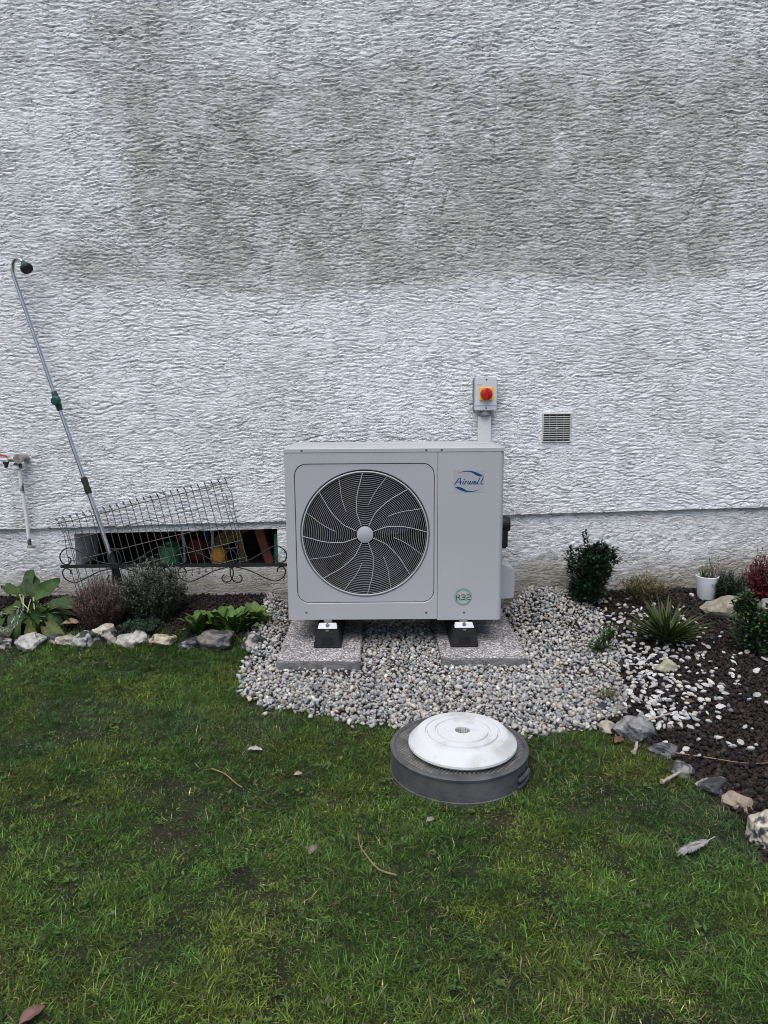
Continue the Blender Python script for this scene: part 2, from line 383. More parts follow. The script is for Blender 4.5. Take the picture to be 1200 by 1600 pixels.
raw('plinth', np.c_[X.ravel(), Yp.ravel(), Z.ravel()], np.c_[base, base+1, base+nxp+1, base+nxp], m_wall, org=(0, WY, 0), parent=house, attrs={'stain_tone': stn_tone.ravel(), 'mud': np.clip(mud, 0, 1).ravel()})
m_reveal = mat('reveal_plaster', (.50, .50, .49), (.62, .62, .61), .9, scale=14, bump=.3)
zt0 = WZ0+S_TOP*(zj(WX0)+.012-WZ0); zt1 = WZ0+S_TOP*(zj(WX1)+.012-WZ0); RD = .34
q = MB(); y0, y1 = PY-.003, PY+RD; t = .04
a, bb, c, d = (WX0, WZ0), (WX1, WZ0), (WX1, zt1), (WX0, zt0)
def frame_side(p, q_, px, qx, y1=y1):
    MBs = MB(); MBs.poly([p, q_, qx, px], y0+.012, y1); return MBs
for nm, p, q_, qx, px in (('window_sill', a, bb, (WX1+t, WZ0-t), (WX0-t, WZ0-t)), ('window_reveal', bb, c, (WX1+t, zt1+t), (WX1+t, WZ0-t)),
                          ('window_lintel', c, d, (WX0-t, zt0+t), (WX1+t, zt1+t)), ('window_reveal', d, a, (WX0-t, WZ0-t), (WX0-t, zt0+t))):
    frame_side(p, q_, px, qx, PY+.07 if nm == 'window_sill' else y1).build(nm, m_reveal, house)
# mass of the wall above, to the sides and behind the relief (thick, so it is solid from any side)
m_side = mat('plain_render', (.5, .51, .52), (.6, .61, .62), .9, scale=8, bump=.4, bscale=60)
q = MB(); q.box(-5.5, -2.622, WY, WY+.3, -.3, 5.6); q.box(2.622, 5.5, WY, WY+.3, -.3, 5.6); q.box(-2.6215, 2.6215, WY, WY+.3, 3.502, 5.6)
q.build('outer_render', m_wall, house)
q = MB(); q.box(-2.6, 2.6, WY+.065, WY+.34, .62, 3.49); q.box(-2.6, WX0-.045, WY+.08, WY+.34, -.3, .615); q.box(WX1+.045, 2.6, WY+.08, WY+.34, -.3, .615); q.box(WX0-.045, WX1+.045, WY+.08, WY+.34, -.3, .178)
q.build('masonry', m_side, house)
# basement room behind the opening
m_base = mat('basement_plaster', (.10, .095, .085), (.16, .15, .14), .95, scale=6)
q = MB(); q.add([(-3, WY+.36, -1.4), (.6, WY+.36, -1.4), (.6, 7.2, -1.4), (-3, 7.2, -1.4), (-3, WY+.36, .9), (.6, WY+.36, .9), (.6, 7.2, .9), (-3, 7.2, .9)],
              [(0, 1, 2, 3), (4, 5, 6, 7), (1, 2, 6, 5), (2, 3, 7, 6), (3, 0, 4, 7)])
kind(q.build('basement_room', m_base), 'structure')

# ------------------------------------------------------------------ basement clutter seen through the opening
m_wood = mat('old_wood', (.20, .13, .06), (.34, .23, .10), .8, scale=12, bump=.3)
m_rust = mat('red_oxide_paint', (0.18, 0.045, 0.018), (0.216, 0.066, 0.03), .6, scale=15, bump=.2)
m_green = mat('green_plastic', (.025, .15, .06), (.04, .19, .085), .4, scale=10)
m_teal = mat('teal_paint', (.01, .07, .06), (.02, .09, .075), .6, scale=8)
m_orange = mat('orange_fabric', (.36, .17, .018), (.42, .22, .03), .8, scale=18, bump=.4)
m_redp = mat('dark_red_fabric', (0.096, 0.012, 0.012), (0.132, 0.021, 0.018), .8, scale=18, bump=.4)
m_white = mat('white_plastic', (.62, .63, .62), (.70, .71, .70), .4, scale=9)
m_olive = mat('olive_board', (.10, .075, .025), (.16, .12, .045), .8, scale=9, bump=.2)
m_shelf = mat('dark_board', (.03, .026, .02), (.05, .043, .034), .9, scale=9)
def beam(name, p, q_, wd, th, m, label, cat):
    p, q_ = Vector(p), Vector(q_); t_ = (q_-p).normalized(); s_ = t_.cross(Vector((0, 1, 0))).normalized()*wd/2; u_ = Vector((0, th/2, 0))
    vs = []
    for e in (p, q_):
        vs += [e-s_-u_, e+s_-u_, e+s_+u_, e-s_+u_]
    o = MB().add(vs, [(0, 1, 2, 3), (7, 6, 5, 4), (0, 4, 5, 1), (1, 5, 6, 2), (2, 6, 7, 3), (3, 7, 4, 0)]).build(name, m, bevel=.004, org=tuple(p))
    return tag(o, label, cat)
q = MB(); q.box(-1.77, -.63, PY+.10, 4.80, .214, .2365); tag(q.build('basement_shelf', m_shelf, bevel=.003, org=(-1.2, 4.5, .182)), 'dark wooden shelf just inside the basement opening', 'shelf')
beam('red_post', (-.70, 4.42, .238), (-.80, 4.47, .53), .055, .05, m_rust, 'red oxide painted post leaning inside the basement opening', 'post')
beam('plank', (-1.19, 4.50, .238), (-.90, 4.66, .455), .07, .03, m_wood, 'tan wooden plank propped diagonally inside the basement opening', 'plank')
beam('board', (-1.52, 4.62, .43), (-.98, 4.72, .47), .05, .04, m_olive, 'olive brown board across the top of the basement opening', 'board')
q = MB(); q.box(-.645, -.622, 4.22, 4.44, .240, .46); tag(q.build('painted_board', m_teal, bevel=.003, org=(-.63, 4.33, .238)), 'dark teal painted board standing against the reveal of the basement opening', 'board')
q = MB(); q.lathe([(.05, 0), (.062, .01), (.066, .10), (.06, .118), (.03, .13), (.026, .145), (.0, .146)], 20, (-1.31, 4.40, .238)); tag(q.build('canister', m_green, smooth='auto', org=(-1.31, 4.40, .238)), 'green plastic canister on the shelf inside the basement opening', 'canister')
def sack(name, c, r, m, label, cat, seed):
    bm = bmesh.new(); bmesh.ops.create_icosphere(bm, subdivisions=3, radius=1)
    rr = random.Random(seed); ph = [rr.uniform(0, 6) for _ in range(6)]
    for v_ in bm.verts:
        p = v_.co; k = 1+.10*sin(4*p.x+ph[0])+.10*sin(5*p.y+6*p.z+ph[1])+.06*sin(9*p.x+7*p.z+ph[2])
        p.z = max(p.z, -.75); v_.co = Vector((p.x*r[0], p.y*r[1], (p.z+.75)*r[2]))*1.0; v_.co.x *= k; v_.co.z *= (1+.06*sin(8*p.x+ph[3]))
    me = bpy.data.meshes.new(name); bm.to_mesh(me); bm.free(); me.shade_smooth(); me.materials.append(m)
    o = bpy.data.objects.new(name, me); COL.objects.link(o); o.location = c; return tag(o, label, cat)
beam('lath', (-1.40, 4.56, .238), (-1.22, 4.64, .46), .022, .02, m_wood, 'thin wooden lath leaning left of the green canister', 'lath')
beam('blue_bar', (-1.11, 4.60, .238), (-1.16, 4.66, .47), .03, .03, mat('blue_paint', (.01, .04, .10), (.015, .05, .12), .5, scale=9), 'dark blue bar behind the red cloth bundle', 'bar')
beam('yellow_level', (-1.02, 4.56, .33), (-.86, 4.60, .44), .045, .03, mat('mustard_paint', (.20, .13, .01), (.26, .17, .02), .5, scale=9), 'mustard yellow bar above the orange bag', 'bar')
beam('brown_lath', (-.88, 4.50, .238), (-.92, 4.55, .47), .03, .03, m_wood, 'brown lath standing between the bag and the red post', 'lath')
sack('tool_bag', (-1.0, 4.36, .238), (.055, .05, .07), m_orange, 'orange yellow slumped bag on the shelf inside the basement opening', 'bag', 3)
sack('cloth_bundle', (-1.16, 4.47, .238), (.06, .05, .09), m_redp, 'dark red cloth bundle behind the mesh in the basement opening', 'cloth', 5)
for i, (x0, x1, y_, lb) in enumerate(((-1.24, -1.262, 4.46, 'pale plastic tube leaning beside the green canister'), (-1.085, -1.075, 4.50, 'short white plastic strip standing between the red bundle and the plank'))):
    q = MB(); q.tube([(x0, y_, .238), ((x0+x1)/2+.004, y_+.02, .36), (x1, y_+.05, .45)], .009, 8); tag(q.build('plastic_tube', m_white, smooth='auto', org=(x0, y_, .238)), lb, 'tube')

# ------------------------------------------------------------------ heat pump
m_case = mat('light_grey_powder_coat', (.355, .362, .378), (.375, .382, .398), .36, scale=3, bump=.04, bscale=500, spec=.45)
m_case2 = mat('warm_grey_panel', (.352, .352, .375), (.37, .37, .392), .48, scale=3, bump=.04, bscale=500)
m_grille = mat('grille_wire_paint', (.33, .34, .35), (.37, .38, .39), .4, scale=8)
m_dark = mat('dark_plastic', (.006, .006, .009), (.01, .01, .014), .5, scale=8)
m_fan = mat('fan_plastic', (.008, .008, .018), (.011, .011, .025), .7, scale=5, spec=.2)
m_coil = mat('coil_fins', (.004, .004, .006), (.012, .012, .016), .7, scale=90)
m_screw = mat('screw_steel', (.10, .10, .11), (.16, .16, .17), .4, metal=.6, scale=40)
m_blue = mat('blue_print', (.0, .045, .16), (.0, .05, .17), .4, scale=10)
m_gprint = mat('green_print', (.003, .11, .05), (.004, .12, .055), .4, scale=10)
m_gpale = mat('pale_green_print', (.16, .27, .22), (.18, .29, .24), .4, scale=10)
m_film = mat('label_film', (.335, .34, .355), (.35, .355, .37), .3, scale=8)
UX0, UX1, UZ0, UZ1, UF, UD = -.474, .576, .167, .993, 3.50, .43
hp = thing('heat_pump', (.05, 3.7, UZ0), 'light grey outdoor heat pump with round fan grille on two rubber feet', 'heat pump')
FX, FZ, FR = -.0925, .595, .3135
HX, HZ, CRN = .337, .3445, .058
def rrect(q_, hx, hz, r):
    """ray from the centre to a rounded rectangle outline"""
    dx, dz = cos(q_), sin(q_)
    t_ = min(hx/abs(dx) if abs(dx) > 1e-9 else 1e9, hz/abs(dz) if abs(dz) > 1e-9 else 1e9)
    x, z = dx*t_, dz*t_
    if abs(x) > hx-r and abs(z) > hz-r:
        cx_, cz_ = math.copysign(hx-r, x), math.copysign(hz-r, z)
        bq = dx*cx_+dz*cz_; cq = cx_*cx_+cz_*cz_-r*r; t_ = bq+sqrt(max(bq*bq-cq, 0)); x, z = dx*t_, dz*t_
    return x, z
DIV = .2575
crn = [atan2(z-FZ, x-FX) % (2*pi) for x in (UX0, DIV) for z in (UZ0, UZ1)]
angs = sorted([2*pi*i/144 for i in range(144)]+crn)
def outer(q_):
    dx, dz = cos(q_), sin(q_); ts = []
    if dx > 1e-9: ts.append((DIV-FX)/dx)
    if dx < -1e-9: ts.append((UX0-FX)/dx)
    if dz > 1e-9: ts.append((UZ1-FZ)/dz)
    if dz < -1e-9: ts.append((UZ0-FZ)/dz)
    t_ = min(ts); return dx*t_, dz*t_
def ringmesh(rings, m, name, parent):
    q = MB(); k = len(angs); vs = []; fs = []
    for fn, y in rings:
        for an in angs:
            x, z = fn(an); vs.append((FX+x, y, FZ+z))
    for i in range(len(rings)-1):
        for j in range(k):
            fs.append((i*k+j, i*k+(j+1) % k, (i+1)*k+(j+1) % k, (i+1)*k+j))
    return q.add(vs, fs).build(name, m, parent)
circ = lambda r: (lambda a_: (r*cos(a_), r*sin(a_)))
rr_ = lambda o_: (lambda a_: rrect(a_, HX+o_, HZ+o_, CRN+o_))
fp = ringmesh([(circ(FR-.004), UF+.045), (circ(FR-.001), UF+.010), (circ(FR+.003), UF+.004), (rr_(-.006), UF+.0035), (rr_(-.0035), UF+.005), (rr_(-.0025), UF+.012)], m_case2, 'fan_panel', hp)
ringmesh([(rr_(-.0010), UF+.012), (rr_(-.0005), UF+.002), (rr_(.0015), UF), (outer, UF)], m_case, 'front_panel', hp)
# left flank, back, floor; right cover wraps the corner
q = MB(); q.box(UX0, UX0+.003, UF+.001, UF+UD, UZ0, UZ1); q.build('side_panel', m_case, hp)
q = MB(); q.box(UX0+.004, UX1-.03, UF+UD-.004, UF+UD, UZ0, UZ1); q.build('back_panel', m_dark, hp)
q = MB(); q.box(UX0+.004, UX1-.01, UF+.006, UF+UD-.006, UZ0+.002, UZ0+.010); q.build('base_pan', m_dark, hp)
q = MB(); pr = [(DIV+.002, UF+.012), (DIV+.002, UF+.0015), (DIV+.0035, UF)]+[(UX1-.022+.022*sin(t_), UF+.022-.022*cos(t_)) for t_ in np.linspace(0, pi/2, 9)]+[(UX1, UF+UD)]
k = len(pr); q.add([(x, y, UZ0-.006) for x, y in pr]+[(x, y, UZ1) for x, y in pr], [(i, i+1, k+i+1, k+i) for i in range(k-1)]); q.build('service_cover', m_case, hp, smooth='auto')
# lid with pressed ribs
q = MB(); pf = [(UF-.002, .9935), (UF-.002, 1.0095), (UF+.001, 1.0125), (UF+.07, 1.0135), (UF+.075, 1.0200), (UF+.15, 1.0205), (UF+.155, 1.0140), (UF+.22, 1.0140), (UF+.225, 1.0210), (UF+.31, 1.0210), (UF+.315, 1.0140), (UF+.40, 1.0130), (UF+UD+.002, 1.0100), (UF+UD+.002, .9935)]
k = len(pf); X0, X1 = UX0-.0015, UX1+.0015
secs = [(X0, .0), (X0+.003, 1.), (X0+.05, 1.), (X1-.05, 1.), (X1-.003, 1.), (X1, 0.)]
vs = []
for i, (x, g) in enumerate(secs):
    for y, z in pf:
        zz = z if 2 <= i <= 3 else min(z, 1.0125)
        if g == 0: zz = min(zz, 1.0095)
        vs.append((x, y, zz))
fs = [(i*k+j, i*k+j+1, (i+1)*k+j+1, (i+1)*k+j) for i in range(len(secs)-1) for j in range(k-1)]
q.add(vs, fs+[tuple(range(k)), tuple(range((len(secs)-1)*k, len(secs)*k))]); q.build('top_lid', m_case, hp, smooth='auto')
# fan cavity
q = MB(); q.lathe_open([(FR-.004, UF+.03), (.300, UF+.09), (.298, UF+.20)], n=72, c=(FX, 0, FZ), axis='y'); q.build('fan_shroud', m_dark, hp, smooth=True)
q = MB(); q.box(UX0+.01, DIV, UF+.30, UF+.31, UZ0+.012, UZ1-.005); q.build('coil', m_coil, hp)
fan = MB().lathe([(0, UF+.075), (.05, UF+.08), (.066, UF+.10), (.066, UF+.17)], 32, (FX, 0, FZ), 'y').build('fan', m_fan, hp, smooth='auto')
for kf in range(3):
    q = MB(); vs = []; na, nr = 12, 7
    for i in range(nr+1):
        r = .062+(.285-.062)*i/nr
        for j in range(na+1):
            u_ = j/na; an = kf*2*pi/3+.55+(u_-.5)*(1.45+.25*i/nr)+.5*(i/nr)**1.5
            vs.append((FX+r*cos(an), UF+.075+.085*u_+.01*sin(u_*pi), FZ+r*sin(an)))
    q.add(vs, [(i*(na+1)+j, i*(na+1)+j+1, (i+1)*(na+1)+j+1, (i+1)*(na+1)+j) for i in range(nr) for j in range(na)])
    q.build('blade', m_fan, fan, smooth=True)
# wire grille
dome = lambda r: UF+.006-.014*(1-(r/.30)**2)
q = MB()
for r in np.linspace(.050, .296, 29):
    q.tube([(FX+r*cos(2*pi*i/96), dome(r), FZ+r*sin(2*pi*i/96)) for i in range(96)], .00095, 4, True)
q.build('grille_rings', m_grille, hp, smooth=True)
q = MB(); q.tube([(FX+.3045*cos(2*pi*i/120), UF+.003, FZ+.3045*sin(2*pi*i/120)) for i in range(120)], .0042, 8, True); q.build('grille_rim', m_grille, hp, smooth=True)
sr = np.array([.13, .37, .48, .63, .75, .84, 1.0]); sa = np.array([20, 18.5, 14, 9.5, 6.0, 3.2, 0.])
for i in range(16):
    long_ = i % 2 == 0; a0 = 1.5+22.5*i; r0 = .135 if long_ else .47
    pts = []
    for f_ in np.linspace(r0, 1, 22):
        an = radians(a0+np.interp(f_, sr, sa)); r = f_*.302; pts.append((FX+r*cos(an), dome(r)-.0022, FZ+r*sin(an)))
    q = MB(); q.tube(pts, .0021 if long_ else .0015, 6); q.build('grille_spoke', m_grille, hp, smooth=True)
q = MB(); q.lathe([(0, -.0145), (.037, -.014), (.0397, -.0125), (.0405, -.009), (.0405, .004)], 40, (FX, UF, FZ), 'y'); q.build('grille_hub', m_case, hp, smooth='auto')
for x, z in ((-.39, 1.0035), (.203, 1.0025), (.276, 1.0025), (-.386, .204), (.205, .200), (.391, .199)):
    q = MB(); yy = UF-.002 if z > 1 else UF
    q.lathe([(0, -.0022), (.0035, -.002), (.0052, -.0008), (.0055, .0005)], 14, (x, yy, z), 'y'); q.build('screw', m_screw, hp, smooth='auto')
# badge
lx, lz, ls = .408, .851, .00038
q = MB(); q.box(lx-195*ls, lx+195*ls, UF-.0006, UF+.0005, lz-145*ls, lz+145*ls); bad = q.build('badge', m_film, hp)
L_ = lambda pts: [(lx+(x-585)*ls, lz-(y-580)*ls) for x, y in pts]
for pts in ([(445, 475), (500, 456), (560, 445), (620, 450), (680, 470), (735, 495), (768, 518), (735, 520), (700, 515), (665, 498), (620, 470), (570, 457), (510, 460)],
            [(400, 648), (460, 648), (510, 668), (555, 697), (600, 707), (650, 704), (720, 686), (660, 710), (600, 718), (540, 714), (480, 695), (430, 668)]):
    q = MB(); q.poly(L_(pts), UF-.0012, UF-.0007); q.build('swoosh', m_blue, bad)
for st_ in ([(402, 620), (430, 580), (455, 545), (470, 538), (478, 545), (476, 575), (478, 618)], [(428, 590), (455, 588), (492, 588)],
            [(518, 580), (505, 606), (512, 617), (522, 612)], [(527, 562), (531, 556)], [(528, 617), (543, 582), (550, 579), (558, 584)],
            [(578, 580), (566, 608), (574, 617), (590, 610), (604, 580)], [(604, 580), (594, 608), (604, 617), (622, 608), (634, 580)],
            [(644, 600), (668, 598), (676, 588), (668, 580), (654, 582), (642, 602), (648, 616), (668, 616), (684, 606)],
            [(722, 537), (696, 590), (690, 610), (700, 617), (712, 611)], [(764, 537), (738, 590), (732, 608), (742, 616), (764, 614)]):
    q = MB(); q.ribbon(L_(st_), 10.5*ls, UF-.0008); q.build('letter', m_blue, bad)
rx, rz, rs_ = .386, .278, .000407
q = MB(); q.lathe_open([(82*rs_, -.0005), (108*rs_, -.0005)], n=48, c=(rx, UF, rz), axis='y'); ring = q.build('refrigerant_mark', m_gpale, hp)
q = MB(); q.box(rx-92*rs_, rx+94*rs_, UF-.0010, UF-.0006, rz-38*rs_, rz+35*rs_); q.build('letter_ground', m_case, ring)
R_ = lambda pts: [(rx+(x-483)*rs_, rz-(y-705)*rs_) for x, y in pts]
for st_ in ([(402, 737), (402, 678), (436, 678), (441, 684), (441, 702), (436, 708), (404, 708)], [(424, 708), (434, 720), (444, 738)],
            [(462, 678), (500, 678), (506, 684), (506, 700), (500, 706), (474, 706)], [(474, 706), (500, 707), (506, 713), (506, 728), (500, 735), (460, 735)],
            [(526, 678), (564, 678), (570, 684), (570, 699), (564, 706), (534, 708), (528, 714), (528, 735), (573, 735)]):
    q = MB(); q.ribbon(R_(st_), 11*rs_, UF-.0011); q.build('letter', m_gprint, ring)
# valve and pipe cover on the right flank
q = MB(); q.lathe([(0, 0), (.038, 0), (.042, .008), (.042, .076), (.036, .086), (.018, .09), (0, .09)], 24, (UX1+.001, 3.83, .580), 'x'); q.build('valve_cap', m_dark, hp, smooth='auto')
q = MB(); q.box(UX1+.001, UX1+.075, 3.79, 3.87, .455, .56); q.build('valve_body', m_dark, hp, bevel=.008, smooth='auto')
q = MB(); cp = [(UX1+.001, .19), (UX1+.098, .196), (UX1+.106, .21), (UX1+.106, .345), (UX1+.098, .36), (UX1+.001, .395)]; q.poly(cp, 3.74, 3.90); q.build('pipe_cover', m_case, hp, bevel=.006, smooth='auto')

# feet and slabs
m_rubber = mat('black_rubber', (.004, .004, .005), (.008, .008, .010), .6, scale=30, bump=.2)
m_capw = mat('white_cap', (.45, .46, .48), (.56, .57, .59), .4, scale=20)
m_zinc = mat('zinc_bolt', (.35, .35, .34), (.45, .45, .44), .35, metal=.8, scale=30)
m_slab = bpy.data.materials.new('exposed_aggregate'); m_slab.use_nodes = True
n = m_slab.node_tree.nodes; l = m_slab.node_tree.links; b = n['Principled BSDF']; b.inputs['Roughness'].default_value = .8
tc = n.new('ShaderNodeTexCoord'); vo = n.new('ShaderNodeTexVoronoi'); vo.inputs['Scale'].default_value = 150; l.new(tc.outputs['Object'], vo.inputs['Vector'])
sp = n.new('ShaderNodeSeparateColor'); l.new(vo.outputs['Color'], sp.inputs['Color'])
rp = n.new('ShaderNodeValToRGB'); l.new(sp.outputs[0], rp.inputs['Fac']); rp.color_ramp.interpolation = 'CONSTANT'
rp.color_ramp.elements[0].color = (.095, .088, .088, 1); rp.color_ramp.elements[1].position = .92; rp.color_ramp.elements[1].color = (.62, .60, .60, 1)
for p_, c_ in ((.2, (.19, .175, .175)), (.42, (.29, .28, .275)), (.62, (.15, .135, .14)), (.75, (.42, .40, .40))):
    e = rp.color_ramp.elements.new(p_); e.color = (*c_, 1)
ge = n.new('ShaderNodeNewGeometry'); sx = n.new('ShaderNodeSeparateXYZ'); l.new(ge.outputs['Normal'], sx.inputs[0])
mt = n.new('ShaderNodeMath'); mt.operation = 'GREATER_THAN'; mt.inputs[1].default_value = .6; l.new(sx.outputs['Z'], mt.inputs[0])
nz = n.new('ShaderNodeTexNoise'); nz.inputs['Scale'].default_value = 25; nz.inputs['Detail'].default_value = 6; l.new(tc.outputs['Object'], nz.inputs['Vector'])
r2 = n.new('ShaderNodeValToRGB'); l.new(nz.outputs['Fac'], r2.inputs['Fac']); r2.color_ramp.elements[0].position = .3; r2.color_ramp.elements[0].color = (.09, .088, .085, 1); r2.color_ramp.elements[1].position = .7; r2.color_ramp.elements[1].color = (.22, .215, .21, 1)
mx = n.new('ShaderNodeMixRGB'); l.new(mt.outputs[0], mx.inputs['Fac']); l.new(r2.outputs['Color'], mx.inputs['Color1']); l.new(rp.outputs['Color'], mx.inputs['Color2'])
l.new(mx.outputs['Color'], b.inputs['Base Color'])
bp = n.new('ShaderNodeBump'); bp.inputs['Strength'].default_value = .7; bp.inputs['Distance'].default_value = .004; bp.invert = True; l.new(vo.outputs['Distance'], bp.inputs['Height']); l.new(bp.outputs['Normal'], b.inputs['Normal'])
SZ = .042
def slab(x0, x1, yf, yb, rot, label):
    cx_, cy_ = (x0+x1)/2, (yf+yb)/2; q = MB(); q.box(x0, x1, yf, yb, SZ-.05, SZ)
    o = q.build('paving_slab', m_slab, bevel=.004, org=(cx_, cy_, SZ-.05)); o.rotation_euler.z = rot
    return tag(o, label, 'paving slab', 'slabs under the heat pump')
slab(-.510, -.118, 3.262, 4.06, radians(.4), 'grey exposed aggregate paving slab under the fan side of the heat pump')
slab(.262, .668, 3.285, 4.07, radians(.6), 'grey exposed aggregate paving slab under the badge side of the heat pump')
def foot(cx_, label):
    t_ = thing('rubber_foot', (cx_, 3.68, SZ), label, 'foot', 'feet under the heat pump')
    yf, yb = 3.445, 3.915
    hw0, hw1, zt = .070, .053, SZ+.092
    q = MB(); q.add([(cx_-hw0, yf-.012, SZ), (cx_+hw0, yf-.012, SZ), (cx_+hw1, yf+.004, zt), (cx_-hw1, yf+.004, zt), (cx_-hw0, yb, SZ), (cx_+hw0, yb, SZ), (cx_+hw1, yb-.01, zt), (cx_-hw1, yb-.01, zt)],
                  [(0, 1, 2, 3), (5, 4, 7, 6), (1, 5, 6, 2), (4, 0, 3, 7), (3, 2, 6, 7), (1, 0, 4, 5)]); q.build('rubber_block', m_rubber, t_, bevel=.006, smooth='auto')
    q = MB(); q.poly([(cx_-.030, SZ+.018), (cx_+.030, SZ+.018), (cx_+.024, SZ+.052), (cx_-.024, SZ+.052)], yf-.013, yf-.006); q.build('block_ridge', m_rubber, t_, bevel=.0025)
    q = MB(); q.add([(cx_-.048, yf+.006, zt+.001), (cx_+.048, yf+.006, zt+.001), (cx_+.048, yf+.05, zt+.001), (cx_-.048, yf+.05, zt+.001), (cx_-.046, yf+.009, zt+.005), (cx_+.046, yf+.009, zt+.005), (cx_+.042, yf+.048, zt+.020), (cx_-.042, yf+.048, zt+.020)],
                  [(0, 1, 5, 4), (1, 2, 6, 5), (2, 3, 7, 6), (3, 0, 4, 7), (4, 5, 6, 7), (3, 2, 1, 0)]); q.build('end_cap', m_capw, t_, bevel=.002)
    q = MB(); q.box(cx_-.02, cx_+.02, yf+.052, yb-.02, zt+.001, UZ0-.0005); q.build('rail', m_zinc, t_, bevel=.002)
    q = MB(); q.lathe([(.010, zt+.006), (.010, zt+.0195), (.0045, zt+.020), (.0045, zt+.032), (0, zt+.033)], 6, (cx_, yf+.022, 0)); q.build('bolt', m_zinc, t_)
    q = MB(); q.box(cx_-.009, cx_+.009, yf-.002, yf+.004, zt-.010, zt-.001); q.build('clip', m_zinc, t_, bevel=.002)
foot(-.281, 'black rubber foot under the fan side of the heat pump')
foot(.389, 'black rubber foot under the badge side of the heat pump')

# ------------------------------------------------------------------ switch, trunking, vent, tap
m_box = mat('switch_grey', (.50, .52, .56), (.54, .56, .60), .4, scale=6)
m_side2 = mat('switch_back_grey', (.16, .165, .175), (.2, .2, .21), .5, scale=6)
m_yel = mat('yellow_plastic', (.80, .52, .01), (.84, .56, .02), .4, scale=6)
m_red = mat('red_plastic', (.40, .004, .008), (.45, .006, .01), .35, scale=6, coat=.2)
m_blackp = mat('black_plastic', (.012, .012, .013), (.02, .02, .02), .4, scale=12)
SX, SZc, SY = .562, 1.258, 4.075
sw = thing('isolator_switch', (SX, WY, 1.17), 'grey isolator switch box with red knob on yellow plate above the heat pump', 'switch')
q = MB(); q.box(SX-.064, SX+.060, SY+.028, WY-.001, 1.168, 1.346); q.build('back_box', m_side2, sw, bevel=.004)
q = MB(); q.box(SX-.061, SX+.061, SY, SY+.027, 1.168, 1.348); q.build('cover', m_box, sw, bevel=.005, smooth='auto')
q = MB(); q.box(SX-.059, SX+.059, SY-.003, SY+.001, 1.195, 1.322); q.build('face_plate', m_box, sw, bevel=.0012)
q = MB(); q.box(SX-.036, SX+.036, SY-.012, SY-.0035, 1.223, 1.295); yp = q.build('yellow_plate', m_yel, sw, bevel=.003)
q = MB(); q.lathe([(0, -.036), (.026, -.036), (.031, -.033), (.0335, -.0125)], 36, (SX, SY, 1.259), 'y'); kb = q.build('knob', m_red, sw, smooth='auto')
q = MB(); q.box(SX-.0055, SX+.0055, SY-.046, SY-.0365, 1.229, 1.289); q.build('grip', m_red, kb, bevel=.002)
for z in (1.336, 1.182):
    q = MB(); q.lathe([(0, -.001), (.004, -.001), (.0048, .001)], 12, (SX+.002, SY, z), 'y'); q.build('screw', m_blackp, sw)
q = MB()
for pts in ([(0, 0), (0, 5)], [(2, 0), (2, 3), (4, 3), (4, 0)], [(6, 0), (8, 0), (8, 3), (6, 3), (6, 1)], [(12, -2), (12, 3), (10, 3), (10, 0), (12, 0)], [(16, 0), (14, 0), (14, 3), (16, 3), (16, 1.5), (14, 1.5)], [(18, 0), (18, 3), (20, 3)]):
    q.ribbon([(SX-.046+x*.0011, 1.306+y*.0011) for x, y in pts], .0012, SY-.0031, .0004)
q.build('maker_mark', m_side2, sw)
q = MB(); q.lathe([(.022, 1.1385), (.030, 1.142), (.030, 1.156), (.024, 1.1675)], 20, (SX, SY+.035, 0)); q.build('cable_gland', m_side2, sw, smooth='auto')
tr = thing('cable_trunking', (SX, WY, .6), 'white plastic cable trunking running from the switch down behind the heat pump', 'trunking')
q = MB(); q.box(SX-.036, SX-.0345+.071, WY-.038, WY-.012, .62, 1.1365); q.build('trunking_lid', m_white, tr, bevel=.003)
q = MB(); q.box(SX-.033, SX+.034, WY-.011, WY+.004, .62, 1.133); q.build('trunking_base', m_white, tr)

m_ventw = mat('vent_plastic', (.44, .44, .42), (.54, .54, .52), .5, scale=20)
vt = thing('vent_grille', (.971, WY, .986), 'small square white louvre vent set in the render', 'vent')
VX0, VX1, VZ0, VZ1, VY = .891, 1.052, .988, 1.149, WY-.010
for nm, bx in (('frame_edge', (VX0, VX0+.006, VZ0, VZ1)), ('frame_edge', (VX1-.006, VX1, VZ0, VZ1)), ('frame_edge', (VX0+.0062, VX1-.0062, VZ1-.006, VZ1)), ('frame_edge', (VX0+.0062, VX1-.0062, VZ0, VZ0+.006))):
    q = MB(); q.box(bx[0], bx[1], VY, WY+.012, bx[2], bx[3]); q.build(nm, m_ventw, vt, bevel=.0012)
q = MB(); q.box(VX0+.002, VX1-.002, WY+.0125, WY+.016, VZ0+.002, VZ1-.002); q.build('backing', m_blackp, vt)
ns = 12; pitch = (VZ1-VZ0-.012)/(ns)
for i in range(1, ns):
    z = VZ0+.006+i*pitch; q = MB(); q.box(VX0+.0063, VX1-.0063, VY+.002, VY+.010, z-.0024, z+.0024); q.build('slat', m_ventw, vt)
for fx in (.25, .5, .75):
    x = VX0+(VX1-VX0)*fx; q = MB(); q.box(x-.0013, x+.0013, VY+.0125, VY+.018, VZ0+.0065, VZ1-.0065); q.build('mullion', m_ventw, vt)
q = MB(); q.box(.971-.008, .971+.008, VY-.001, VY+.0015, 1.063, 1.073); q.build('latch', m_ventw, vt)

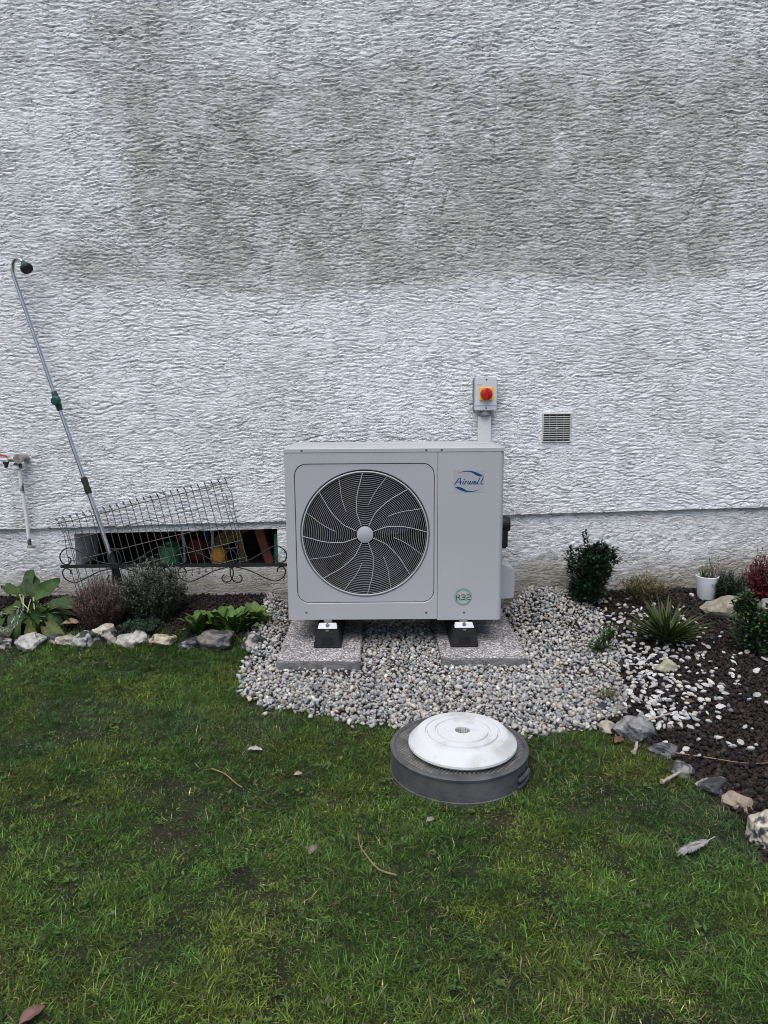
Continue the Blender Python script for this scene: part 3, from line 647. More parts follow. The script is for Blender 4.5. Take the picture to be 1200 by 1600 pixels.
m_brass = mat('tarnished_metal', (.22, .21, .19), (.40, .39, .37), .5, metal=.5, scale=40, bump=.4, bscale=90)
m_pipe = mat('flaking_white_paint', (.66, .66, .65), (.06, .065, .07), .6, scale=7, detail=6, contrast=(.52, .56), bump=.3)
m_redh = mat('red_paint', (.35, .03, .03), (.4, .05, .05), .5, scale=9)
tp = thing('garden_tap', (-2.03, WY, .417), 'weathered garden tap with flaking white pipe on the render wall', 'tap')
q = MB(); q.tube([(-2.037, WY-.05, .86), (-2.034, WY-.045, .75), (-2.028, WY-.035, .60), (-2.026, WY-.035, .50), (-2.024, WY-.034, .425)], .0105, 12); q.build('pipe', m_pipe, tp, smooth='auto')
q = MB(); q.lathe([(.013, .41), (.022, .408), (.022, .420), (.012, .424)], 16, (-2.018, WY-.03, 0)); q.build('pipe_collar', m_brass, tp, smooth='auto')
q = MB(); q.tube([(-2.018, WY-.004, .922), (-2.018, WY-.03, .922), (-2.03, WY-.058, .92), (-2.06, WY-.064, .918), (-2.085, WY-.064, .918)], [.020, .020, .019, .015, .013], 14); q.build('tap_body', m_brass, tp, smooth='auto')
q = MB(); q.lathe([(0, -.004), (.026, -.004), (.027, .008), (.024, .022), (.017, .026)], 20, (-2.022, WY-.085, .922), 'y'); q.build('tap_bonnet', m_brass, tp, smooth='auto')
q = MB(); q.box(-2.065, -2.022, WY-.07, WY-.034, .858, .898); q.build('elbow', m_pipe, tp, bevel=.008, smooth='auto')
q = MB(); q.poly([(-2.112, .905), (-2.082, .905), (-2.084, .893), (-2.091, .891), (-2.090, .872), (-2.104, .872), (-2.103, .891), (-2.110, .893)], WY-.082, WY-.062); q.build('wing_handle', m_blackp, tp, bevel=.002)
q = MB(); q.tube([(-2.085, WY-.064, .925), (-2.10, WY-.066, .938), (-2.13, WY-.066, .941), (-2.22, WY-.064, .943)], .0055, 8); q.build('red_lever', m_redh, tp, smooth='auto')

# ------------------------------------------------------------------ watering lance leaning on the wall
m_alu = mat('aluminium_tube', (.42, .43, .44), (.52, .53, .54), .25, metal=.95, scale=30)
m_dgreen = mat('dark_green_plastic', (.006, .055, .038), (.01, .07, .048), .4, scale=20)
ln = thing('watering_lance', (-1.42, 3.95, .07), 'long aluminium watering lance with green rose and valve leaning on the wall', 'lance')
T0, T1 = Vector((-1.965, 4.085, 1.885)), Vector((-1.43, 3.965, .10))
def al(t_): return T0.lerp(T1, t_)
q = MB(); nk = [(-1.893, 4.05, 1.958), (-1.913, 4.06, 1.976), (-1.942, 4.072, 1.982), (-1.963, 4.08, 1.960), (-1.970, 4.084, 1.92), (-1.965, 4.085, 1.885)]
q.tube(smooth_path(nk, 5)+[al(.36)], .0095, 12); q.build('upper_tube', m_alu, ln, smooth='auto')
q = MB(); q.tube([al(.36), al(.70)], .0105, 12); q.build('middle_tube', m_alu, ln, smooth='auto')
q = MB(); q.tube([al(.63), al(.985)], .0125, 12); q.build('lower_tube', m_alu, ln, smooth='auto')
p0 = Vector((-1.893, 4.05, 1.958)); dr = Vector((.030, -.030, -.036)).normalized()
q = MB(); q.tube([p0-dr*.008, p0+dr*.012, p0+dr*.04, p0+dr*.052], [.012, .014, .031, .032], 20); rose = q.build('rose', m_dgreen, ln, smooth='auto')
q = MB(); q.tube([p0+dr*.0515, p0+dr*.058], [.029, .026], 20); q.build('rose_face', m_blackp, rose)
vc = al(.362)
q = MB(); q.tube([al(.335), al(.345), al(.38), al(.392)], [.014, .017, .017, .014], 14); q.build('valve_body', m_dgreen, ln, smooth='auto')
q = MB(); q.lathe([(0, -.046), (.019, -.046), (.025, -.042), (.027, -.022), (.018, -.014), (.012, 0)], 9, (vc.x+.008, vc.y, vc.z), 'y'); q.build('valve_knob', m_dgreen, ln, bevel=.002)
q = MB(); q.tube([al(.595), al(.605), al(.62), al(.636), al(.645)], [.016, .018, .0155, .0185, .016], 14); q.build('clamp', m_blackp, ln, smooth='auto')
q = MB(); q.tube([al(.83), al(.84), al(.90), al(.93)], [.016, .021, .02, .015], 12); q.build('handle', m_blackp, ln, smooth='auto')

# ------------------------------------------------------------------ wire mesh panel
m_wire = mat('galvanised_wire', (.07, .072, .072), (.13, .132, .13), .45, metal=.5, scale=60)
TL = Vector((-1.845, 4.105, .562)); ax = Vector((.954, .0, .225)).normalized(); dn = Vector((.117, -.075, -.44)).normalized()
wp = thing('wire_mesh_panel', (-1.45, 4.02, .10), 'tilted galvanised wire grid panel with curled ends leaning over the basement opening', 'wire panel')
WL, WH, NW = .985, .455, 26
nrm = ax.cross(dn).normalized()
if nrm.y > 0: nrm = -nrm
for i in range(NW):
    s_ = WL*i/(NW-1); j = random.uniform(-.002, .002); edge = i in (0, NW-1)
    top = [(s_, .012, .0), (s_, -.004, .006), (s_, -.016, .016), (s_, -.020, .026), (s_, -.012, .032), (s_, -.002, .026)]
    top = [(a_[0]+.004*(k_/5), a_[1], a_[2]) for k_, a_ in enumerate(top)]
    body = [(s_+(.0 if not edge else .018*math.exp(-((u_-.1)/.035)**2))+j*u_/.4, u_, .0) for u_ in np.linspace(.03, WH-.03, 9)]
    bot = [(s_, WH-.012, 0), (s_, WH+.004, .006), (s_, WH+.016, .016), (s_, WH+.02, .026), (s_, WH+.012, .032), (s_, WH+.002, .026)]
    pts = top[::-1]+body+bot
    q = MB(); q.tube([TL+ax*a_+dn*b_+nrm*c_ for a_, b_, c_ in pts], .0021, 5); q.build('upright_wire', m_wire, wp, smooth=True)
for e in (0, 1):                                # second, kinked wire at each end of the panel
    s_ = .018+e*(WL-.05); pts = [(s_, .0, .004), (s_, .055, .004), (s_+.012, .075, .004), (s_+.014, .33, .004), (s_, .36, .004), (s_, WH, .004)]
    q = MB(); q.tube([TL+ax*a_+dn*b_+nrm*c_ for a_, b_, c_ in pts], .0021, 5); q.build('upright_wire', m_wire, wp, smooth=True)
for u_, r in ((.012, .0032), (.115, .0023), (.235, .0023), (.345, .0023), (WH-.012, .0032)):
    q = MB(); q.tube([TL+ax*a_+dn*(u_+.002*sin(a_*9))+nrm*.004 for a_ in np.linspace(-.006, WL+.006, 14)], r, 6); q.build('cross_wire', m_wire, wp, smooth=True)

# ------------------------------------------------------------------ wrought iron rail
m_iron = mat('black_iron', (.006, .006, .007), (.012, .012, .013), .55, scale=40, bump=.2)
IY, IZ, PX = 3.95, .338, .00353
ir = thing('iron_rail', (-1.16, IY, .07), 'black wrought iron scroll rail standing before the basement opening', 'rail')
q = MB(); q.box(-1.783, -.535, IY-.007, IY+.007, IZ-.009, IZ+.009); q.build('bar', m_iron, ir, bevel=.003)
arm_u = [(6, 3), (28, 8), (48, 19), (66, 29), (79, 27), (86, 17), (84, 7), (77, 3), (70, 7), (70, 13), (74, 15)]
arm_l = [(6, -3), (28, -9), (50, -20), (67, -26), (80, -20), (84, -10), (79, -3), (72, -6), (71, -12)]
curl = [(-12, -15), (-16, -21), (-12, -27), (-4, -26), (1, -19), (2, -9), (-1, -2)]
curl_u = [(-4, 2), (-9, 8), (-8, 18), (-1, 26), (8, 27)]
for cpx in (-1.477, -.842):
    for sg in (-1, 1):
        for pl in (arm_u, arm_l, curl, curl_u):
            q = MB(); q.tube([(cpx+sg*x*PX, IY+.003*sg, IZ+z*PX) for x, z, _ in smooth_path([(a_, b_, 0) for a_, b_ in pl], 6)], .0036, 6); q.build('scroll', m_iron, ir, smooth=True)
    q = MB(); q.box(cpx-.016, cpx+.016, IY-.012, IY+.012, IZ-.014, IZ+.014); q.build('collar', m_iron, ir, bevel=.004)
for x in (-1.50, -1.27):
    zz = gz(x, IY); q = MB(); q.tube([(x, IY+.004, IZ-.005), (x, IY+.008, zz-.05)], .006, 8); q.build('stake', m_iron, ir)

# ------------------------------------------------------------------ round grey cover with a white disc on it
m_cover = mat('grey_recycled_plastic', (.045, .046, .049), (.085, .087, .09), .6, scale=12, bump=.25, bscale=40)
m_tread = mat('dirty_tread', (.075, .070, .062), (.19, .18, .165), .7, scale=18, bump=.3)
m_disc = mat('chalky_white_concrete', (.53, .54, .55), (.34, .33, .30), .75, scale=11, detail=9, contrast=(.52, .80), bump=.2, bscale=70)
CX, CY, CRd, CH = .252, 2.362, .236, .092
z0 = gz(CX, CY)-.004
cv = thing('round_base', (CX, CY, z0), 'dark grey round plastic base with studded top lying on the grass', 'base')
q = MB(); q.lathe([(CRd-.006, 0), (CRd+.002, .004), (CRd+.002, .012), (CRd-.001, .014), (CRd-.004, CH-.012), (CRd-.001, CH-.010), (CRd, CH-.003), (CRd-.004, CH), (CRd-.014, CH), (CRd-.017, CH-.004), (0, CH-.004)], 96, (CX, CY, z0)); q.build('shell', m_cover, cv, smooth='auto')
q = MB(); pt = .0125
for i in range(-20, 21):
    for j in range(-20, 21):
        x = (i+.5*(j % 2))*pt*1.15; y = j*pt*.75
        if .03 < math.hypot(x, y) < CRd-.024:
            a_, b_ = pt*.50, pt*.33
            q.add([(CX+x-a_, CY+y, z0+CH-.0045), (CX+x, CY+y-b_, z0+CH-.0045), (CX+x+a_, CY+y, z0+CH-.0045), (CX+x, CY+y+b_, z0+CH-.0045), (CX+x, CY+y, z0+CH+.0012)], [(0, 1, 4), (1, 2, 4), (2, 3, 4), (3, 0, 4)])
kind(q.build('tread_studs', m_tread, cv), 'stuff')
q = MB(); an0 = radians(-32)
def wedge(r0, r1, a0, a1, za, zb_, nn=8):
    Q = MB(); vs = []
    for i in range(nn+1):
        a_ = a0+(a1-a0)*i/nn
        for r in (r0, r1):
            for z in (za, zb_): vs.append((CX+r*cos(a_), CY+r*sin(a_), z0+z))
    fs = []
    for i in range(nn):
        o_ = i*4; fs += [(o_, o_+1, o_+5, o_+4), (o_+2, o_+6, o_+7, o_+3), (o_+1, o_+3, o_+7, o_+5), (o_, o_+4, o_+6, o_+2)]
    return Q.add(vs, fs+[(0, 2, 3, 1), (nn*4, nn*4+1, nn*4+3, nn*4+2)])
wedge(CRd-.004, CRd+.0012, an0-.16, an0+.16, .024, .060).build('handle_recess', m_blackp, cv)
wedge(CRd-.001, CRd+.010, an0-.19, an0+.19, .040, .052).build('handle', m_cover, cv, bevel=.003)
wedge(CRd-.001, CRd+.008, an0-.19, an0+.19, .018, .026).build('handle', m_cover, cv, bevel=.002)
dz0 = z0+CH+.001; DX, DY = .262, 2.348
dc = thing('white_disc', (DX, DY, dz0), 'chalky white round concrete disc with a centre hole resting on the grey base', 'disc')
q = MB(); q.lathe_open([(.040, .004), (.165, .003), (.178, .006), (.1845, .013), (.1835, .020), (.1555, .050), (.152, .0525), (.148, .0535), (.1275, .0550), (.1255, .0505), (.1205, .0505), (.1185, .0560), (.0945, .0572), (.0925, .0527), (.0875, .0527), (.0855, .0580), (.027, .0590), (.0255, .058), (.0245, .050), (.0235, .002), (.04, .004)], n=96, c=(DX, DY, dz0))
db = q.build('disc_body', m_disc, dc, smooth=True); db.data.set_sharp_from_angle(angle=radians(17))
m_hole = mat('ribbed_socket', (.19, .18, .145), (.25, .24, .195), .8, scale=30)
for k in range(18):
    a_ = 2*pi*k/18; q = MB(); q.tube([(DX+.0225*cos(a_), DY+.0225*sin(a_), dz0+.006), (DX+.0235*cos(a_), DY+.0235*sin(a_), dz0+.054)], .0009, 5); q.build('socket_rib', m_hole, dc)
q = MB(); q.lathe([(0, .008), (.0222, .008), (.0222, .004)], 24, (DX, DY, dz0)); q.build('socket_floor', m_hole, dc)

# ------------------------------------------------------------------ loose stones
def ico(sub):
    bm = bmesh.new(); bmesh.ops.create_icosphere(bm, subdivisions=sub, radius=1)
    v = np.array([p.co[:] for p in bm.verts]); f = np.array([[q_.index for q_ in p.verts] for p in bm.faces]); bm.free(); return v, f
V0, F0 = ico(1)
# octahedron split once: 18 points, 32 triangles
def octa():
    bm = bmesh.new(); bmesh.ops.create_icosphere(bm, subdivisions=1, radius=1); bm.free()
    v = [(1, 0, 0), (-1, 0, 0), (0, 1, 0), (0, -1, 0), (0, 0, 1), (0, 0, -1)]; f = [(0, 2, 4), (2, 1, 4), (1, 3, 4), (3, 0, 4), (2, 0, 5), (1, 2, 5), (3, 1, 5), (0, 3, 5)]
    mid = {}
    def mp(a_, b_):
        k_ = (min(a_, b_), max(a_, b_))
        if k_ not in mid:
            p = np.array(v[a_], float)+np.array(v[b_], float); v.append(tuple(p/np.linalg.norm(p))); mid[k_] = len(v)-1
        return mid[k_]
    F = []
    for a_, b_, c_ in f:
        x, y, z = mp(a_, b_), mp(b_, c_), mp(c_, a_); F += [(a_, x, z), (x, b_, y), (z, y, c_), (x, y, z)]
    return np.array(v, float), np.array(F)
OV, OF = octa()
def rots(n_, flat):
    """random rotation matrices; flat<1 keeps the short axis near vertical"""
    az = RNG.uniform(0, 2*pi, n_); tx = RNG.normal(0, flat, n_); ty = RNG.normal(0, flat, n_)
    c, s_ = np.cos(az), np.sin(az); Rz = np.zeros((n_, 3, 3)); Rz[:, 0, 0] = c; Rz[:, 0, 1] = -s_; Rz[:, 1, 0] = s_; Rz[:, 1, 1] = c; Rz[:, 2, 2] = 1
    Rx = np.zeros((n_, 3, 3)); c, s_ = np.cos(tx), np.sin(tx); Rx[:, 0, 0] = 1; Rx[:, 1, 1] = c; Rx[:, 1, 2] = -s_; Rx[:, 2, 1] = s_; Rx[:, 2, 2] = c
    Ry = np.zeros((n_, 3, 3)); c, s_ = np.cos(ty), np.sin(ty); Ry[:, 1, 1] = 1; Ry[:, 0, 0] = c; Ry[:, 0, 2] = s_; Ry[:, 2, 0] = -s_; Ry[:, 2, 2] = c
    return Rz @ Rx @ Ry
def stones(name, pos, size, cols, m, flat, rough, BV=OV, BF=OF, smooth=False):
    n_ = len(pos); kV = len(BV)
    v = np.repeat(BV[None], n_, 0)*(1+rough*(RNG.random((n_, kV, 1))-.5)*2)
    v = v*size[:, None, :]; v = np.einsum('nij,nkj->nki', rots(n_, flat), v)+pos[:, None, :]
    f = (BF[None]+(np.arange(n_)*kV)[:, None, None]).reshape(-1, 3)
    return raw(name, v.reshape(-1, 3), f, m, np.repeat(cols, kV, 0), smooth)
m_stone = mat('gravel_stone', (1, 1, 1), rough=.75, scale=90, attr='Col', bump=.3, bscale=260)
m_mulch = mat('lava_mulch', (1, 1, 1), rough=.9, scale=120, attr='Col', bump=.5, bscale=300, spec=.2)
def jit(x0, x1, y0, y1, d):
    a_, b_ = np.meshgrid(np.arange(x0, x1, d), np.arange(y0, y1, d)); n_ = a_.size
    return a_.ravel()+RNG.uniform(-.5, .5, n_)*d*1.2, b_.ravel()+RNG.uniform(-.5, .5, n_)*d*1.2
PAL = np.array([(.40, .40, .395), (.32, .335, .35), (.25, .265, .285), (.46, .45, .42), (.42, .37, .31), (.56, .56, .55), (.36, .31, .26), (.30, .32, .33), (.50, .48, .44), (.18, .19, .20), (.34, .26, .20)])
PW = np.array([.20, .18, .13, .10, .05, .08, .04, .11, .05, .09, .01]); PW = PW/PW.sum()
def palette(n_): return PAL[RNG.choice(len(PAL), n_, p=PW)]*RNG.uniform(.8, 1.15, (n_, 1))
def gravel_h(x, y): return ground_z(x, y)+.012+.02*(fbm(x*4, y*4, 1, 3)-.5)+.05*np.exp(-(((x-.86)/.22)**2+((y-3.98)/.22)**2))+.035*np.exp(-(((x+.62)/.10)**2+((y-3.75)/.35)**2))-.010*np.exp(-((y-3.22)/.10)**2)
def in_gravel(x, y): return inpoly(x+.05*(vn(x*9, y*9, 2)-.5), y+.07*(vn(x*8, y*8, 3)-.5), GRAV)
x, y = jit(-.85, 1.3, 2.5, 4.14, .0172); k = in_gravel(x, y) & (y < 4.125)
und = (((x > -.48) & (x < -.15)) | ((x > .30) & (x < .64))) & (y > 3.34) & (y < 4.04); k &= ~und
x, y = x[k], y[k]; x2, y2 = jit(-.85, 1.3, 2.5, 4.14, .0245); k2 = in_gravel(x2, y2) & (y2 < 4.12)
k2 &= ~((x2 > -.53) & (x2 < -.10) & (y2 > 3.26)) & ~((x2 > .245) & (x2 < .69) & (y2 > 3.28)); x2, y2 = x2[k2], y2[k2]
gx_ = np.r_[x, x2]; gy_ = np.r_[y, y2]; gzv = np.r_[gravel_h(x, y)-.006, gravel_h(x2, y2)+.006]
ons = ((gx_ > -.53) & (gx_ < -.10) & (gy_ > 3.265)) | ((gx_ > .245) & (gx_ < .69) & (gy_ > 3.285)); ons &= gy_ < 4.09
gzv = np.where(ons, np.minimum(gzv, .012), gzv)
ng = len(gx_); sz = (.0048+.0088*RNG.random((ng, 1))**1.3)*np.c_[RNG.uniform(.9, 1.35, ng), RNG.uniform(.75, 1.05, ng), RNG.uniform(.5, .8, ng)]
# a thin scatter of stones that spilled onto the lawn edge and over the dark bed
ns_ = 1100; x = RNG.uniform(.95, 1.75, ns_); y = RNG.uniform(2.6, 4.0, ns_)
pd = np.exp(-np.maximum(x-1.05-.12*(y-2.8), 0)/.16); k = (RNG.random(ns_) < pd) & inpoly(x, y, BEDR)
x, y = x[k], y[k]; gx_ = np.r_[gx_, x]; gy_ = np.r_[gy_, y]; gzv = np.r_[gzv, ground_z(x, y)+.018]
sz = np.r_[sz, RNG.uniform(.008, .0135, (len(x), 1))*np.c_[RNG.uniform(.9, 1.4, len(x)), RNG.uniform(.75, 1.05, len(x)), RNG.uniform(.45, .75, len(x))]]
x = RNG.uniform(-.72, .9, 160); y = RNG.uniform(2.5, 3.2, 160)
k = ~in_gravel(x, y) & in_gravel(x*.93+.01, np.where(y < 2.9, y+.06, y)); x, y = x[k], y[k]
gx_ = np.r_[gx_, x]; gy_ = np.r_[gy_, y]; gzv = np.r_[gzv, ground_z(x, y)+.014]; sz = np.r_[sz, np.tile([[.011, .009, .007]], (len(x), 1))]
gc = palette(len(gx_))*np.array([.93, .905, .865])
g_ = kind(stones('gravel', np.c_[gx_, gy_, gzv], sz, gc, m_stone, .7, .34, smooth=False), 'stuff')
g_['label'] = 'bed of mixed grey and tan gravel around the heat pump slabs'; g_['category'] = 'gravel'

# dark lava mulch in both planting beds
x, y = jit(-3.0, 3.1, 1.0, 4.15, .0155)
lb = (y > bedfront(x)+.0) & (x < -.62) & ~in_gravel(x, y); rb = inpoly(x+.05*(vn(x*7, y*7, 5)-.5), y, BEDR) & ~(in_gravel(x, y) & (x < 1.0)) & (x < .62*y+1.0)
k = (lb | rb) & (y < 4.14) & ((np.abs(x) < .62*y+.12) | (RNG.random(x.size) < .42)); x, y = x[k], y[k]; nm_ = len(x)
IV, IF_ = ico(1); IV0 = np.array([(0, 0, 1), (.9, 0, .4), (.28, .85, .45), (-.72, .53, .42), (-.72, -.53, .46), (.28, -.85, .4), (.72, .53, -.4), (-.28, .85, -.45), (-.9, 0, -.4), (-.28, -.85, -.42), (.72, -.53, -.44), (0, 0, -1)])
IF0 = np.array([(0, 1, 2), (0, 2, 3), (0, 3, 4), (0, 4, 5), (0, 5, 1), (1, 6, 2), (2, 7, 3), (3, 8, 4), (4, 9, 5), (5, 10, 1), (6, 7, 2), (7, 8, 3), (8, 9, 4), (9, 10, 5), (10, 6, 1), (11, 7, 6), (11, 8, 7), (11, 9, 8), (11, 10, 9), (11, 6, 10)])
sz = (.0045+.0080*RNG.random((nm_, 1))**1.4)*np.where(np.abs(x) < .62*y+.12, 1., 1.5)[:, None]*np.c_[RNG.uniform(.8, 1.3, nm_), RNG.uniform(.7, 1.1, nm_), RNG.uniform(.5, .9, nm_)]
mc = np.array([(.030, .023, .022), (.020, .017, .017), (.045, .034, .032), (.015, .013, .013), (.06, .048, .045)])[RNG.choice(5, nm_, p=[.35, .27, .2, .12, .06])]*RNG.uniform(.55, 1.15, (nm_, 1))
mo = kind(stones('mulch', np.c_[x, y, ground_z(x, y)+.004+RNG.uniform(0, .012, nm_)], sz, mc, m_mulch, .9, .42, IV0, IF0), 'stuff')
mo['label'] = 'dark brown crushed lava mulch in the planting beds'; mo['category'] = 'mulch'

# single white pebbles lying on the mulch
m_peb = mat('white_pebble', (.50, .495, .48), (.38, .37, .35), .6, scale=40, bump=.15)
m_peb2 = mat('greyish_white_pebble', (.36, .355, .35), (.26, .255, .25), .65, scale=40, bump=.15)
pm = []
for i in range(14):
    v = OV*(1+.42*(RNG.random((len(OV), 1))-.5)); v = v*np.array([RNG.uniform(1.0, 1.5), RNG.uniform(.7, 1.0), RNG.uniform(.45, .7)]); me = bpy.data.meshes.new('white_pebble'); me.from_pydata(v.tolist(), [], OF.tolist()); me.materials.append(m_peb if i % 3 else m_peb2); pm.append(me)
cnt = 0; tries = 0; placed = []
while cnt < 285 and tries < 9000:
    tries += 1; x = random.uniform(1.0, 2.05); y = random.uniform(2.35, 3.85)
    pr_ = math.exp(-max(x-1.12-.25*(y-2.9), 0)/.30)*(.25+.75*math.exp(-((y-3.15)/.42)**2))
    if random.random() > pr_ or not inpoly(np.array([x]), np.array([y]), BEDR)[0]: continue
    if any((x-a_)**2+(y-b_)**2 < .024**2 for a_, b_ in placed): continue
    placed.append((x, y)); o = bpy.data.objects.new('white_pebble', pm[cnt % 14]); COL.objects.link(o)
    s_ = random.uniform(.0075, .0155); o.scale = (s_, s_, s_); o.rotation_euler = (random.gauss(0, .25), random.gauss(0, .25), random.uniform(0, 6.28)); o.location = (x, y, gz(x, y)+.019)
    tag(o, 'single white pebble scattered on the dark mulch beside the gravel', 'pebble', 'white pebbles on the mulch'); cnt += 1

# ------------------------------------------------------------------ edging rocks
def rockmat(name, light, dark, tint, thr, seed, rough=.55):
    m = bpy.data.materials.new(name); m.use_nodes = True
    n = m.node_tree.nodes; l = m.node_tree.links; b = n['Principled BSDF']; b.inputs['Roughness'].default_value = rough
    tc = n.new('ShaderNodeTexCoord'); mp = n.new('ShaderNodeMapping'); mp.inputs['Location'].default_value = (seed*1.7, seed*.9, seed*2.3); l.new(tc.outputs['Object'], mp.inputs['Vector'])
    n1 = n.new('ShaderNodeTexNoise'); n1.inputs['Scale'].default_value = 16; n1.inputs['Detail'].default_value = 7; n1.inputs['Distortion'].default_value = .6; l.new(mp.outputs[0], n1.inputs['Vector'])
    r1 = n.new('ShaderNodeValToRGB'); l.new(n1.outputs['Fac'], r1.inputs['Fac']); r1.color_ramp.elements[0].position = thr-.03; r1.color_ramp.elements[0].color = (*light, 1); r1.color_ramp.elements[1].position = thr+.03; r1.color_ramp.elements[1].color = (*dark, 1)
    n2 = n.new('ShaderNodeTexNoise'); n2.inputs['Scale'].default_value = 34; n2.inputs['Detail'].default_value = 8; l.new(mp.outputs[0], n2.inputs['Vector'])
    r2 = n.new('ShaderNodeValToRGB'); l.new(n2.outputs['Fac'], r2.inputs['Fac']); r2.color_ramp.elements[0].position = .45; r2.color_ramp.elements[0].color = (1, 1, 1, 1); r2.color_ramp.elements[1].position = .66; r2.color_ramp.elements[1].color = (*tint, 1)
    mx = n.new('ShaderNodeMixRGB'); mx.blend_type = 'MULTIPLY'; mx.inputs['Fac'].default_value = .9; l.new(r1.outputs['Color'], mx.inputs['Color1']); l.new(r2.outputs['Color'], mx.inputs['Color2']); l.new(mx.outputs['Color'], b.inputs['Base Color'])
    bp = n.new('ShaderNodeBump'); bp.inputs['Strength'].default_value = .9; bp.inputs['Distance'].default_value = .012; l.new(n2.outputs['Fac'], bp.inputs['Height']); l.new(bp.outputs['Normal'], b.inputs['Normal'])
    return m
WHT, CRM, DRK, GRY, TAN = (.50, .49, .47), (.40, .37, .30), (.03, .033, .038), (.26, .26, .26), (.34, .27, .20)
def rock(x, y, w_, h_, d_, light, dark, thr, label, seed, tint=(.6, .52, .4), sink=.25, rz=None, zoff=0.):
    w_, h_, d_, sink = w_*.94, h_*.86, d_*.94, sink+.09; rr = random.Random(seed); bm = bmesh.new(); bmesh.ops.create_icosphere(bm, subdivisions=4, radius=1)
    cuts = [(Vector((rr.gauss(0, 1), rr.gauss(0, 1), rr.gauss(0, .8))).normalized(), rr.uniform(.55, .88)) for _ in range(9)]
    ph = [rr.uniform(0, 9) for _ in range(6)]
    for v_ in bm.verts:
        p = v_.co.copy()
        for nn, dd in cuts:
            e = p.dot(nn)-dd
            if e > 0: p -= nn*e*.92
        k = 1+.07*sin(5*p.x+ph[0])*sin(4*p.y+ph[1])+.05*sin(9*p.z+ph[2]+3*p.x)+.035*sin(17*p.x+ph[3])*sin(15*p.z+ph[4])+.02*rr.uniform(-1, 1)
        v_.co = Vector((p.x*k*w_/1.65, p.y*k*d_/1.65, p.z*k*h_/1.65))
    me = bpy.data.meshes.new('edging_rock'); bm.to_mesh(me); bm.free(); me.shade_smooth(); me.set_sharp_from_angle(angle=radians(28))
    me.materials.append(rockmat('rock_%d' % seed, tuple(v*.74 for v in light), dark, tint, thr, seed))
    o = bpy.data.objects.new('edging_rock', me); COL.objects.link(o); o.rotation_euler.z = rr.uniform(-.5, .5) if rz is None else rz
    o.location = (x, y, gz(x, y)+h_*(.5-sink)+zoff); return tag(o, label, 'rock')
K = .0034
rock(-1.93, 3.575, .08, .085, .09, WHT, DRK, .42, 'dark flint rock under the broad-leaved plant at the lawn edge', 1)
rock(-1.79, 3.570, .150, .105, .12, WHT, DRK, .60, 'chunky white edging rock beside the broad-leaved plant', 2)
rock(-1.69, 3.610, .08, .07, .08, GRY, DRK, .45, 'small dark flint between the white rock and the long cream rock', 3)
rock(-1.635, 3.60, .130, .07, .09, CRM, GRY, .66, 'long low cream edging rock before the dry brown heather', 4)
rock(-1.535, 3.605, .12, .10, .11, (.42, .42, .41), DRK, .52, 'grey and white flint touching the big patched rock', 5)
rock(-1.43, 3.625, .165, .135, .13, (.52, .49, .41), DRK, .54, 'biggest patched cream and black flint rock before the brown heather', 6)
rock(-1.275, 3.60, .185, .09, .11, WHT, GRY, .62, 'wide white rough rock before the grey-green bush', 7)
rock(-1.13, 3.595, .125, .085, .10, (.54, .48, .36), DRK, .60, 'cream and yellow edging rock with a dark corner between the bush and the leaf clump', 8)
rock(-.985, 3.575, .14, .065, .10, DRK, GRY, .58, 'low black flint half sunk in the lawn edge', 9, tint=(.9, .9, .9))
rock(-.845, 3.575, .21, .125, .13, (.16, .15, .14), DRK, .52, 'large dark flint with a rusty top in front of the leaf clump', 10, tint=(.9, .6, .4))
rock(-.668, 3.56, .135, .105, .11, (.46, .43, .35), DRK, .50, 'half cream half black rock at the corner of the gravel', 11)
rock(.845, 2.615, .085, .062, .07, (.46, .42, .35), TAN, .6, 'small cream brown rock at the tip of the gravel bed', 12)
rock(.935, 2.775, .065, .05, .06, GRY, DRK, .58, 'small grey stone between gravel and mulch', 13)
rock(.875, 2.80, .06, .05, .06, (.07, .075, .08), DRK, .5, 'small dark stone beside the grass tuft in the gravel', 14)
rock(.945, 2.575, .15, .115, .12, (.30, .30, .30), (.10, .10, .105), .52, 'ragged bluish grey rock where gravel, mulch and lawn meet', 15, tint=(.7, .68, .64))
rock(.99, 2.445, .10, .055, .08, (.15, .15, .155), DRK, .52, 'flat dark grey rock along the mulch edge', 16)
rock(1.005, 2.315, .08, .055, .07, (.24, .235, .23), DRK, .48, 'small grey and black flint beside the broken stick', 17)
rock(1.052, 2.20, .105, .07, .08, (.42, .42, .41), DRK, .44, 'black flint with a white crust along the mulch edge', 18)
rock(1.09, 2.10, .085, .072, .07, (.36, .29, .22), (.22, .18, .14), .55, 'pale brown pointed stone along the mulch edge', 19, tint=(.8, .7, .6))
rock(1.12, 1.925, .145, .15, .12, (.60, .56, .46), DRK, .52, 'big white and black flint rock at the lawn corner', 20)
rock(1.83, 3.80, .26, .19, .17, (.36, .33, .26), (.24, .21, .165), .55, 'large beige boulder beside the white plant pot', 21, tint=(.75, .7, .6))
rock(2.03, 4.03, .11, .20, .09, (.36, .33, .24), (.26, .24, .18), .55, 'upright pale stone behind the dark red heather', 22, tint=(.8, .75, .6))
rock(2.10, 3.82, .16, .13, .13, (.30, .29, .28), (.16, .15, .15), .55, 'grey rock under the dark red heather', 23)
rock(1.945, 3.62, .12, .10, .09, (.40, .26, .16), (.30, .2, .13), .5, 'orange brown stone behind the glossy green shrub', 24, tint=(.9, .75, .6))
rock(1.275, 3.185, .09, .09, .06, (.42, .41, .31), (.20, .21, .11), .55, 'yellow mossy angular stone in front of the fan palm', 25, tint=(.7, .75, .4), sink=.12)

